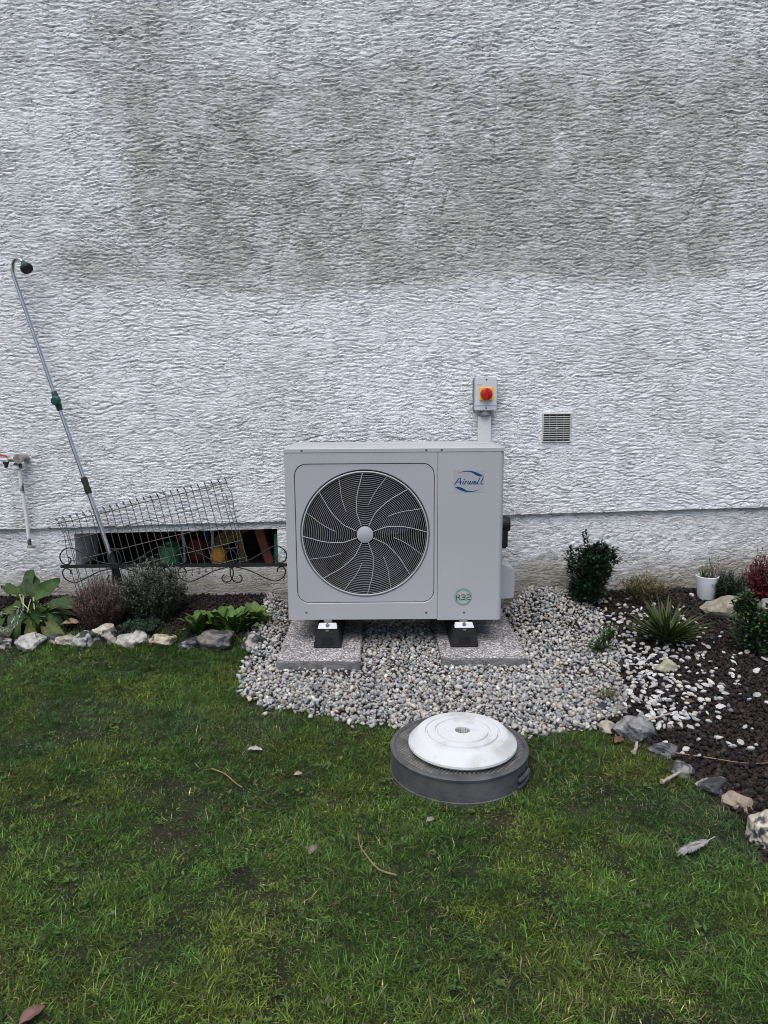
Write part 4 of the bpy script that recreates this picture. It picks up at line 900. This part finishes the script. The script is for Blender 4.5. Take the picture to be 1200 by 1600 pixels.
# ------------------------------------------------------------------ plants
m_leaf = mat('leaf', (1, 1, 1), rough=.6, scale=60, attr='Col', spec=.2)
m_leafg = mat('glossy_leaf', (1, 1, 1), rough=.32, scale=60, attr='Col', spec=.5)
m_twig = mat('twig', (1, 1, 1), rough=.8, scale=80, attr='Col', spec=.2)
def leaf(q, base, az, el, L, W, droop, prof, col, seg=7, fold=.18, twist=0., wave=0., col2=None):
    """one curved blade with a folded midrib"""
    p = Vector(base); vs = []; cs = []; d = Vector((cos(az), sin(az), 0)); sd_ = Vector((-sin(az), cos(az), 0)); st_ = L/seg
    for i in range(seg+1):
        t_ = i/seg; e = el-droop*t_; fwd = d*cos(e)+Vector((0, 0, sin(e))); nn = Vector((0, 0, cos(e)))-d*sin(e)
        tw = twist*t_; s2 = sd_*cos(tw)+nn*sin(tw); n2 = nn*cos(tw)-sd_*sin(tw)
        wd = W*prof(t_)*.5; wv = wave*W*sin(t_*17+az*3)
        vs += [p+s2*wd+n2*(wd*fold*2+wv), p, p-s2*wd+n2*(wd*fold*2-wv)]
        c_ = col if not col2 else tuple(a_*(1-t_)+b_*t_ for a_, b_ in zip(col, col2)); cs += [c_, tuple(min(1, v_*1.35) for v_ in c_), c_]
        p = p+fwd*st_
    fs = []
    for i in range(seg):
        o_ = i*3; fs += [(o_, o_+1, o_+4, o_+3), (o_+1, o_+2, o_+5, o_+4)]
    k = len(q.v); q.add(vs, fs); q.c[k:] = cs; return q
ovate = lambda t_: max(.02, sin(pi*min(1, t_)**.8))**.8
dock = lambda t_: .09 if t_ < .42 else max(.04, sin(pi*min(.97, ((t_-.42)/.58)**.85)))**.55
strap = lambda t_: .8*(1-t_**3)+.03
rnd = random.Random(11)
def vary(c, a_=.2): k = 1+rnd.uniform(-a_, a_); return tuple(v*k*(1+rnd.uniform(-a_*.4, a_*.4)) for v in c)

# broad-leaved plant by the wall
px_, py_ = -1.90, 3.82; pz_ = gz(px_, py_)
dk = thing('broad_leaved_plant', (px_, py_, pz_), 'large dock-like plant with long drooping green leaves below the tap pipe', 'plant')
G1, G2, YG, BRN = (.027, .056, .012), (.018, .040, .012), (.055, .070, .018), (.055, .042, .017)
for az, el, L, W, dr_, c in ((.5, 1.0, .36, .07, 1.9, G2), (-.45, 1.1, .33, .08, 2.1, G1), (-1.2, .7, .34, .07, 1.3, YG), (1.7, 1.4, .32, .08, .3, G1), (.0, .6, .40, .06, 1.0, YG), (-.9, 1.2, .30, .10, 1.9, G2), (.9, 1.3, .30, .09, .35, G1), (2.0, 1.35, .33, .10, .5, G2), (.35, 1.15, .40, .12, 2.0, BRN), (1.4, 1.25, .28, .10, .6, G1), (-.3, .9, .34, .09, 1.3, G2), (-.55, .5, .38, .06, .9, YG),
                              (-1.0, .9, .26, .10, 1.2, G1), (-1.5, 1.1, .30, .11, 1.6, G1), (-2.0, .9, .34, .10, 1.4, G2), (2.7, .9, .34, .10, 1.1, G1), (3.3, .7, .36, .09, 1.0, YG), (-2.6, .8, .36, .10, 1.2, G1),
                              (-.8, .35, .33, .05, .7, YG), (-.15, .35, .36, .06, .8, G2), (-1.8, .5, .30, .08, .9, YG), (-1.25, 1.25, .26, .09, .8, G1), (2.4, 1.2, .34, .10, .7, G1), (.1, 1.2, .28, .09, .9, G2)):
    q = MB(); bz = (px_+rnd.uniform(-.05, .05), py_+rnd.uniform(-.04, .04), pz_+.01); leaf(q, bz, az, el*.92, L*.98, W*.86, dr_*1.35+.5, dock, vary(c, .15), 14, .12, rnd.uniform(-1.3, 1.3), .16); q.build('leaf', m_leaf, dk, smooth=True, usecol=True)
    q = MB(); leaf(q, (bz[0], bz[1], bz[2]-.002), az, el, L*.42, .009, dr_*.4, lambda t_: .9, (.30, .32, .16), 6, .3); q.build('stalk', m_leaf, dk, smooth=True, usecol=True)
# silvery sprigs at the frame edge
px_, py_ = -1.93, 3.66; pz_ = gz(px_, py_)
sp_ = thing('silver_sprigs', (px_, py_, pz_), 'silvery grey-blue needle sprigs at the foot of the broad-leaved plant', 'plant')
q = MB(); qt = MB()
for i in range(9):
    az = rnd.uniform(-1.2, 1.8); L = rnd.uniform(.12, .2); el = rnd.uniform(.5, 1.1); b0 = Vector((px_-.05+rnd.uniform(-.04, .04), py_+rnd.uniform(-.03, .03), pz_)); d_ = Vector((cos(az)*cos(el), sin(az)*cos(el), sin(el)))
    qt.tube([b0, b0+d_*L], .0018, 4, col=(.2, .2, .17))
    for k in range(34):
        p_ = b0+d_*L*(k/34); leaf(q, p_, rnd.uniform(0, 6.28), rnd.uniform(.2, 1.0), .022, .004, .3, strap, vary((.20, .23, .24)), 2)
q.build('needles', m_leaf, sp_, usecol=True); qt.build('stems', m_twig, sp_, usecol=True)

def twigbush(name, label, x, y, w_, h_, nst, cols, tipcols, r=.0011, leafy=0, lc=None, ll=.012, cone=0., lean=(0, 0)):
    z = gz(x, y); t_ = thing(name, (x, y, z), label, 'shrub'); q = MB(); ql = MB()
    for i in range(nst):
        a_ = rnd.uniform(0, 2*pi); rr = sqrt(rnd.random()); H = h_*rnd.uniform(.55 if not cone else .85, 1.0)*(1-(.35+cone)*rr*(rr if not cone else 1))
        b0 = Vector((x+.25*w_*rr*cos(a_), y+.2*w_*rr*sin(a_), z)); tp_ = Vector((x+.5*w_*rr*cos(a_)+rnd.gauss(0, .012)+lean[0], y+.42*w_*rr*sin(a_)+rnd.gauss(0, .012)+lean[1], z+H))
        md_ = b0.lerp(tp_, .55)+Vector((rnd.gauss(0, .012), rnd.gauss(0, .012), .02)); c = vary(rnd.choice(cols), .25)
        q.tube([b0, md_, tp_], [r*1.5, r, r*.5], 3, col=c)
        for k in range(leafy):
            u_ = rnd.uniform(.15, 1.0); p_ = (b0.lerp(md_, u_*2) if u_ < .5 else md_.lerp(tp_, u_*2-1)); a2 = rnd.uniform(0, 6.28)
            leaf(ql, p_, a2, rnd.uniform(-.1, 1.1), ll*rnd.uniform(.6, 1.3), ll*.30, .4, ovate, vary(rnd.choice(tipcols), .3), 2, .1)
    q.build('stems', m_twig, t_, usecol=True)
    if leafy: ql.build('foliage', m_leaf, t_, usecol=True)
    return t_
twigbush('dry_heather', 'dry purplish brown twiggy heather bush before the iron rail', -1.50, 3.76, .31, .31, 520, [(.075, .05, .045), (.10, .07, .06), (.05, .038, .035)], [(.11, .07, .065), (.075, .05, .05), (.14, .10, .085)], leafy=26, ll=.012)
twigbush('lavender_bush', 'grey-green lavender bush beside the dry brown heather', -1.245, 3.84, .36, .36, 330, [(.05, .048, .035), (.035, .035, .028)], [(.06, .075, .055), (.04, .055, .04), (.09, .10, .075)], leafy=30, ll=.021)
twigbush('low_thyme', 'low dark green cushion plant at the foot of the lavender bush', -1.27, 3.69, .22, .09, 150, [(.03, .035, .02)], [(.03, .06, .035), (.022, .045, .03)], leafy=22, ll=.014)

# primrose-like leaf clump
pr = thing('primrose_clump', (-.83, 3.72, gz(-.83, 3.72)), 'bright green rosette of broad crinkled leaves behind the dark flint', 'plant')
for i in range(80):
    cx_, cy_ = rnd.choice([(-.97, 3.70), (-.88, 3.72), (-.80, 3.70), (-.72, 3.72), (-.66, 3.74)]); az = rnd.uniform(0, 2*pi); el = rnd.uniform(.55, 1.45)
    q = MB(); leaf(q, (cx_+rnd.uniform(-.02, .02), cy_+rnd.uniform(-.02, .02), gz(cx_, cy_)+.008), az, el, rnd.uniform(.10, .16), rnd.uniform(.045, .065), el*.55+.2, lambda t_: .25+.75*sin(pi*min(1, t_*.55+.40))**.6 if t_ < .95 else .3, vary((.055, .105, .020), .3), 7, .14, rnd.uniform(-.4, .4), .07); q.build('leaf', m_leaf, pr, smooth=True, usecol=True)

def leafshrub(name, label, x, y, blobs, n_, ll, lw, cols, m=m_leafg, stem=(.05, .04, .03), spikes=()):
    z = gz(x, y); t_ = thing(name, (x, y, z), label, 'shrub'); q = MB(); qs = MB()
    for bx, bz_, bw, bh, share in blobs:
        for i in range(int(n_*share)):
            a_ = rnd.uniform(0, 2*pi); u_ = rnd.uniform(-1, 1); rr = rnd.random()**.45; s2 = sqrt(1-u_*u_)
            lump = 1+.18*sin(3*a_+bx*40)+.15*sin(5*u_+a_*2)
            p_ = Vector((x+bx+bw*.5*rr*s2*cos(a_)*lump, y+bw*.45*rr*s2*sin(a_)*lump, z+bz_+bh*.5*rr*u_))
            if p_.z < z+.005: continue
            leaf(q, p_, a_+rnd.gauss(0, .8), rnd.uniform(-.3, 1.2), ll*rnd.uniform(.7, 1.2), lw*rnd.uniform(.8, 1.2), rnd.uniform(0, .6), ovate, vary(rnd.choice(cols), .3), 3, .2)
        for i in range(7):
            a_ = rnd.uniform(0, 6.28); qs.tube([(x+rnd.uniform(-.01, .01), y, z-.01), (x+bx*.6, y, z+bz_*.5), (x+bx+.3*bw*cos(a_), y+.3*bw*sin(a_), z+bz_+.25*bh)], [.004, .003, .0015], 5, col=stem)
    for pts in spikes:
        pp = [Vector((x+a_, y+b_, z+c_)) for a_, b_, c_ in pts]; qs.tube(pp, .0018, 5, col=stem)
        for k in range(26):
            u_ = k/25*(len(pp)-1); i = min(int(u_), len(pp)-2); p_ = pp[i].lerp(pp[i+1], u_-i)
            leaf(q, p_, k*2.4, rnd.uniform(.3, 1.0), ll*rnd.uniform(.7, 1.0), lw*.9, .3, ovate, vary(rnd.choice(cols), .3), 3, .2)
    q.build('foliage', m, t_, usecol=True); qs.build('stems', m_twig, t_, usecol=True); return t_
HG = [(.010, .028, .014), (.014, .036, .017), (.008, .02, .011), (.02, .045, .022)]
leafshrub('holly_shrub', 'dark green small-leaved upright shrub with tall shoots against the plinth', 1.135, 3.95,
          [(0, .15, .21, .24, .40), (.01, .25, .27, .18, .35), (-.03, .08, .15, .12, .15), (.06, .30, .14, .12, .10)], 4200, .026, .014, HG,
          spikes=[[(-.03, 0, .28), (-.035, 0, .36), (-.05, 0, .415)], [(-.08, .0, .24), (-.11, 0, .30), (-.115, 0, .345)], [(.07, 0, .28), (.085, 0, .34)], [(-.02, 0, .3), (-.02, 0, .37), (-.035, 0, .43)], [(.02, 0, .28), (.03, 0, .345)]])
leafshrub('box_sprig', 'small bright green box sprig growing through the gravel edge', 1.075, 3.44, [(0, .075, .09, .15, .5), (-.045, .04, .08, .07, .3), (.03, .11, .05, .08, .2)], 380, .018, .010, [(.03, .07, .018), (.045, .09, .025), (.022, .05, .014)])
leafshrub('euonymus_shrub', 'glossy green leafy shrub with a pale shoot beside the beige boulder', 1.775, 3.38, [(.0, .11, .20, .24, .5), (-.06, .24, .10, .13, .2), (.10, .14, .18, .24, .3)], 1900, .026, .016, [(.02, .05, .014), (.03, .065, .018), (.014, .035, .012)], spikes=[[(-.07, -.02, .2), (-.075, -.02, .30), (-.085, -.02, .37)], [(-.05, 0, .22), (-.045, 0, .31)]])
# fan palm
fx, fy = 1.40, 3.50; fz = gz(fx, fy)
pl = thing('fan_palm', (fx, fy, fz), 'young olive green fan palm with narrow stiff leaflets', 'palm')
for i in range(210):
    az = rnd.uniform(0, 2*pi); el = rnd.uniform(.35, 1.25) if i < 195 else rnd.uniform(.15, .5)
    if sin(az) < 0: el = max(el, .55)
    q = MB(); leaf(q, (fx+rnd.uniform(-.015, .015), fy+rnd.uniform(-.015, .015), fz+rnd.uniform(.0, .03)), az, el, rnd.uniform(.14, .26), rnd.uniform(.008, .013), rnd.uniform(.1, .5), lambda t_: (.5+1.0*t_) if t_ < .5 else 1.0*(1-((t_-.5)/.5)**2)+.05, vary(rnd.choice([(.040, .058, .017), (.055, .072, .022), (.03, .044, .015)]), .2), 5, .3); q.build('leaflet', m_leaf, pl, usecol=True)
twigbush('sedge_tuft', 'brownish olive withered tuft behind the fan palm', 1.44, 3.97, .26, .17, 150, [(.09, .075, .03), (.06, .055, .025)], [(.08, .085, .03), (.10, .07, .035)], leafy=7, ll=.022)
# pot
m_pot = mat('white_glazed_pot', (.60, .61, .62), (.66, .67, .68), .35, scale=10)
m_psoil = mat('potting_soil', (.018, .014, .011), (.03, .024, .02), .95, scale=60, bump=.6)
ptx, pty = 1.80, 3.985; ptz = gz(ptx, pty)
pot = thing('plant_pot', (ptx, pty, ptz), 'white plant pot with sparse twigs at the foot of the plinth', 'pot')
q = MB(); q.lathe([(.0, 0), (.040, 0), (.046, .01), (.060, .125), (.062, .134), (.058, .136), (.055, .13), (.053, .11), (.0, .108)], 40, (ptx, pty, ptz)); q.build('pot_body', m_pot, pot, smooth='auto')
q = MB(); q.lathe([(0, .116), (.03, .117), (.0535, .1125), (.0535, .1105)], 24, (ptx, pty, ptz)); q.build('soil', m_psoil, pot)
q = MB(); ql = MB()
for i in range(26):
    a_ = rnd.uniform(0, 6.28); b0 = Vector((ptx+.02+rnd.uniform(-.02, .02), pty+rnd.uniform(-.02, .02), ptz+.115)); tp_ = b0+Vector((rnd.gauss(.0, .03), rnd.gauss(0, .025), rnd.uniform(.05, .14))); q.tube([b0, b0.lerp(tp_, .5)+Vector((rnd.gauss(0, .006), 0, 0)), tp_], [.0012, .001, .0005], 4, col=vary((.09, .07, .05)))
    for k in range(5): leaf(ql, b0.lerp(tp_, rnd.uniform(.3, 1)), rnd.uniform(0, 6.28), .6, .012, .004, .2, ovate, vary((.10, .07, .045)), 2)
for i in range(46):
    a_ = rnd.uniform(0, 6.28); leaf(ql, (ptx-.022+rnd.gauss(0, .01), pty+rnd.gauss(0, .012), ptz+.115), a_, rnd.uniform(.8, 1.4), rnd.uniform(.04, .085), .005, .4, strap, vary((.035, .06, .02)), 4)
q.build('twigs', m_twig, pot, usecol=True); ql.build('leaves', m_leaf, pot, usecol=True)
twigbush('creeping_conifer', 'dark creeping conifer between the white pot and the red heather', 1.895, 3.96, .22, .19, 190, [(.02, .022, .015)], [(.014, .028, .016), (.02, .036, .02), (.03, .045, .03)], leafy=22, ll=.016)
twigbush('red_heather', 'dark red conical heather plant against the plinth', 2.10, 3.99, .27, .32, 260, [(.05, .015, .016)], [(.09, .014, .022), (.06, .01, .016), (.12, .022, .03)], leafy=30, ll=.016, cone=.5)
twigbush('weed_tuft', 'small yellowish green weed tuft on the mulch', 1.86, 3.02, .16, .035, 40, [(.06, .06, .02)], [(.07, .09, .02)], leafy=8, ll=.016)
twigbush('gravel_grass', 'thin grass tuft growing out of the gravel border', .915, 2.88, .12, .07, 60, [(.06, .07, .025), (.10, .085, .04)], [(.05, .07, .02)], r=.0009, leafy=2, ll=.012)

# stake
q = MB(); q.tube([(1.60, 3.45, gz(1.6, 3.45)-.02), (1.60, 3.452, gz(1.6, 3.45)+.055)], .010, 12); q.tube([(1.60, 3.452, gz(1.6, 3.45)+.055), (1.60, 3.453, gz(1.6, 3.45)+.062)], [.016, .013], 12)
tag(q.build('ground_stake', m_blackp, smooth='auto', org=(1.6, 3.45, gz(1.6, 3.45))), 'short black plastic stake in the mulch before the beige boulder', 'stake')

# ------------------------------------------------------------------ lawn
NB = 980000
x = RNG.uniform(-3.3, 2.2, NB); y = RNG.uniform(.9, 3.75, NB); ov_ = np.abs(x)-.62*y; k = (ov_ < .14) | ((ov_ < 1.1) & (RNG.random(NB) < .30)); x, y = x[k], y[k]
k = (~in_gravel(x+.03*(vn(x*30, y*30, 4)-.5), y-.01-.045*vn(x*23, y*23, 7))) & (~inpoly(x+.06*(vn(x*11, y*11, 6)-.5)-.01, y, BEDR)) & (y < bedfront(np.clip(x, -3, -.5))+.02+.04*(vn(x*14, y*3, 1)-.5))
k &= ~((x > -.62) & (y > 3.0)); k &= np.hypot(x-CX, y-CY) > CRd-.005
bare = sst(.58, .70, fbm(x*2.2, y*2.2, 5, 3)); k &= RNG.random(x.size) > .42*bare
x, y, bare = x[k], y[k], bare[k]; NB = len(x); print('blades', NB)
pa = fbm(x*1.6, y*1.6, 2, 4); pb = fbm(x*3.5+7, y*3.5, 6, 4); pc = fbm(x*7, y*7, 3, 3)
ht = RNG.uniform(.007, .021, NB)*(.45+.7*sst(.25, .75, pc)+.7*sst(.35, .75, vn(x*26, y*26, 1)))*(1-.35*bare)*np.where(RNG.random(NB) < .06, 1.6, 1.)*(1+.5*sst(3.3, 3.6, y)*(x < -.6))
az = RNG.uniform(0, 2*pi, NB)+2*pi*vn(x*4, y*4, 4)*.8
lean = np.clip(RNG.normal(1.28, .34, NB), .1, 1.6); wdt = RNG.uniform(.0012, .0027, NB)*np.where(np.abs(x)-.62*y < .14, 1., 1.9)
D = np.c_[np.cos(az), np.sin(az)]; SD = np.c_[-np.sin(az), np.cos(az)]
z = ground_z(x, y)-.002; Lh = ht*1.5
m1 = np.c_[x+D[:, 0]*Lh*.45*np.sin(lean*.8), y+D[:, 1]*Lh*.45*np.sin(lean*.8), z+Lh*.45*np.cos(lean*.8)]
t1 = np.c_[m1[:, 0]+D[:, 0]*Lh*.55*np.sin(lean*1.15), m1[:, 1]+D[:, 1]*Lh*.55*np.sin(lean*1.15), m1[:, 2]+Lh*.55*np.cos(lean*1.15)]
SW = np.c_[SD*wdt[:, None]*.5, np.zeros(NB)]; B0 = np.c_[x, y, z]
V = np.stack([B0, m1+SW, m1-SW, t1], 1).reshape(-1, 3)
o4 = (np.arange(NB)*4)[:, None]; Fg = np.concatenate([o4+np.array([[0, 1, 2]]), o4+np.array([[2, 1, 3]])])
cA, cB, cC, cD, cE = map(np.array, ((.022, .052, .009), (.046, .090, .016), (.088, .102, .015), (.033, .062, .024), (.17, .145, .08)))
t_ = sst(.35, .65, pa)[:, None]; gcol = cA*(1-t_)+cB*t_
t_ = (sst(.45, .70, fbm(x*5.5+7, y*5.5, 6, 5))*.45)[:, None]; gcol = gcol*(1-t_)+cC*t_
t_ = (sst(.58, .72, fbm(x*2.7+3, y*2.7, 1, 3))*.7)[:, None]; gcol = gcol*(1-t_)+cD*t_
dead = RNG.random(NB) < (.03+.09*sst(.5, .7, pb)+.12*bare); gcol = np.where(dead[:, None], cE*RNG.uniform(.5, 1.1, (NB, 1)), gcol)
gcol = gcol*RNG.gamma(3.2, .36, (NB, 1))*(.55+.9*fbm(x*17, y*17, 2, 3))[:, None]
m_grass = mat('grass', (1, 1, 1), rough=.7, scale=60, attr='Col', spec=.15)
lw = kind(raw('lawn_grass', V, Fg, m_grass, np.repeat(gcol, 4, 0), smooth=False), 'stuff')
lw['label'] = 'short mossy green lawn with worn patches'; lw['category'] = 'grass'

# clover and daisy rosettes in the turf
q = MB(); rw = random.Random(5)
for i in range(260):
    cx_, cy_ = rw.uniform(-1.7, 1.0), rw.uniform(1.25, 3.4)
    if abs(cx_) > .62*cy_+.2 or inpoly(np.array([cx_]), np.array([cy_]), GRAV)[0] or inpoly(np.array([cx_+.03]), np.array([cy_]), BEDR)[0] or math.hypot(cx_-CX, cy_-CY) < CRd+.02 or cy_ > 3.5: continue
    c_ = rw.choice([(.040, .072, .018), (.032, .062, .015), (.055, .085, .022)])
    for k in range(rw.choice([3, 3, 5, 7])):
        a_ = rw.uniform(0, 6.28); leaf(q, (cx_+rw.uniform(-.012, .012), cy_+rw.uniform(-.012, .012), gz(cx_, cy_)+rw.uniform(.006, .016)), a_, rw.uniform(.1, .7), rw.uniform(.010, .022), rw.uniform(.006, .011), .4, ovate, tuple(v*rw.uniform(.7, 1.3) for v in c_), 3, .1)
wd_ = kind(q.build('lawn_weeds', m_leaf, usecol=True), 'stuff'); wd_['label'] = 'small clover and daisy leaves dotted through the lawn'; wd_['category'] = 'weeds'

# ------------------------------------------------------------------ small things lying on the lawn
m_straw = mat('dry_stick', (.17, .115, .06), (.25, .18, .10), .8, scale=60, bump=.3)
m_stick = mat('grey_stick', (.26, .22, .18), (.36, .32, .27), .8, scale=60, bump=.3)
def stick(pts, r, m, label, z=.018):
    q = MB(); P_ = smooth_path([(a_, b_, gz(a_, b_)+z+random.uniform(-.003, .005)) for a_, b_ in pts], 4); q.tube(P_, [r*(1-.5*i/len(P_))*random.uniform(.8, 1.25) for i in range(len(P_))], 6)
    return tag(q.build('stick', m, smooth='auto', org=(pts[0][0], pts[0][1], gz(*pts[0]))), label, 'stick')
stick([(-.597, 2.338), (-.54, 2.29), (-.50, 2.245), (-.467, 2.206)], .0023, m_straw, 'straight straw-coloured stalk lying on the lawn')
stick([(.027, 1.756), (-.02, 1.79), (-.055, 1.85), (-.075, 1.90), (-.081, 1.947)], .0024, m_straw, 'curved tan twig lying on the lawn')
stick([(.90, 2.225), (.93, 2.245), (.985, 2.285)], .0075, m_stick, 'thick broken grey stick at the mulch edge')
stick([(.875, 2.425), (.895, 2.455), (.91, 2.49)], .008, m_stick, 'short stub of grey branch below the ragged rock')
stick([(.96, 2.585), (1.03, 2.62), (1.10, 2.66)], .005, m_stick, 'forked grey twig leaning on the ragged rock', .05)
stick([(1.0, 2.42), (1.12, 2.38), (1.25, 2.33), (1.42, 2.32)], .0022, m_straw, 'long thin straw stalk lying on the mulch')
def dryleaf(x, y, L, W, az, c, label, name='dry_leaf', z=.012):
    q = MB(); leaf(q, (x, y, gz(x, y)+z), az, .25, L, W, .5, ovate, c, 6, .2, .4, .06); return tag(q.build(name, m_leaf, smooth=True, usecol=True, org=(x, y, gz(x, y))), label, 'leaf')
dryleaf(-.215, 1.865, .045, .022, 1.2, (.13, .105, .09), 'small grey-brown dead leaf on the lawn beside the curved twig')
dryleaf(-.50, 2.475, .06, .022, -.15, (.26, .25, .25), 'curled pale grey dead leaf on the lawn near the gravel')
dryleaf(-.755, 1.315, .055, .028, .9, (.13, .07, .06), 'pinkish brown dead leaf in the lawn corner')
dryleaf(.835, 2.505, .05, .03, .6, (.10, .055, .035), 'rust brown dead leaf below the small cream brown rock')
dryleaf(1.22, 2.83, .05, .028, .3, (.09, .042, .03), 'dark rust dead leaf on the mulch')
dryleaf(-1.70, 3.72, .09, .06, .2, (.20, .13, .09), 'tan dead leaf under the broad-leaved plant', z=.04)
dryleaf(.12, 2.02, .03, .018, .5, (.18, .16, .13), 'tiny beige dead leaf below the round base')
dryleaf(-.31, 2.30, .03, .018, .2, (.22, .19, .15), 'tiny brown dead leaf near the straight stalk')
# feather
ft = thing('feather', (.84, 1.86, gz(.84, 1.86)), 'fluffy pale grey bird feather lying on the lawn', 'feather')
fz0 = gz(.84, 1.86)+.022; m_fea = mat('feather_vane', (.27, .26, .25), (.36, .35, .34), .8, scale=50)
q = MB(); q.tube([(.825, 1.85, fz0), (.875, 1.875, fz0+.004), (.93, 1.90, fz0+.012)], [.0006, .0011, .0013], 5); q.build('shaft', m_fea, ft)
q = MB()
for i in range(180):
    t_ = i/180; p_ = Vector((.825+.085*t_, 1.85+.042*t_, fz0+.002+.004*t_)); s_ = 1 if i % 2 else -1
    leaf(q, p_, radians(26+180)-s_*(.16+.30*t_)+rnd.gauss(0, .10), rnd.uniform(.0, .25), .036*(.5+sin(pi*min(1, t_*.8+.15))*.6)*rnd.uniform(.7, 1.1), .0042, .3, strap, (.46, .45, .44), 3, .1)
q.build('barbs', m_fea, ft)
print('tris', sum(sum(len(p.vertices)-2 for p in o.data.polygons) for o in S.objects if o.type == 'MESH' and len(o.data.polygons) < 3000)+sum(len(o.data.loops)-2*len(o.data.polygons) for o in S.objects if o.type == 'MESH' and len(o.data.polygons) >= 3000))
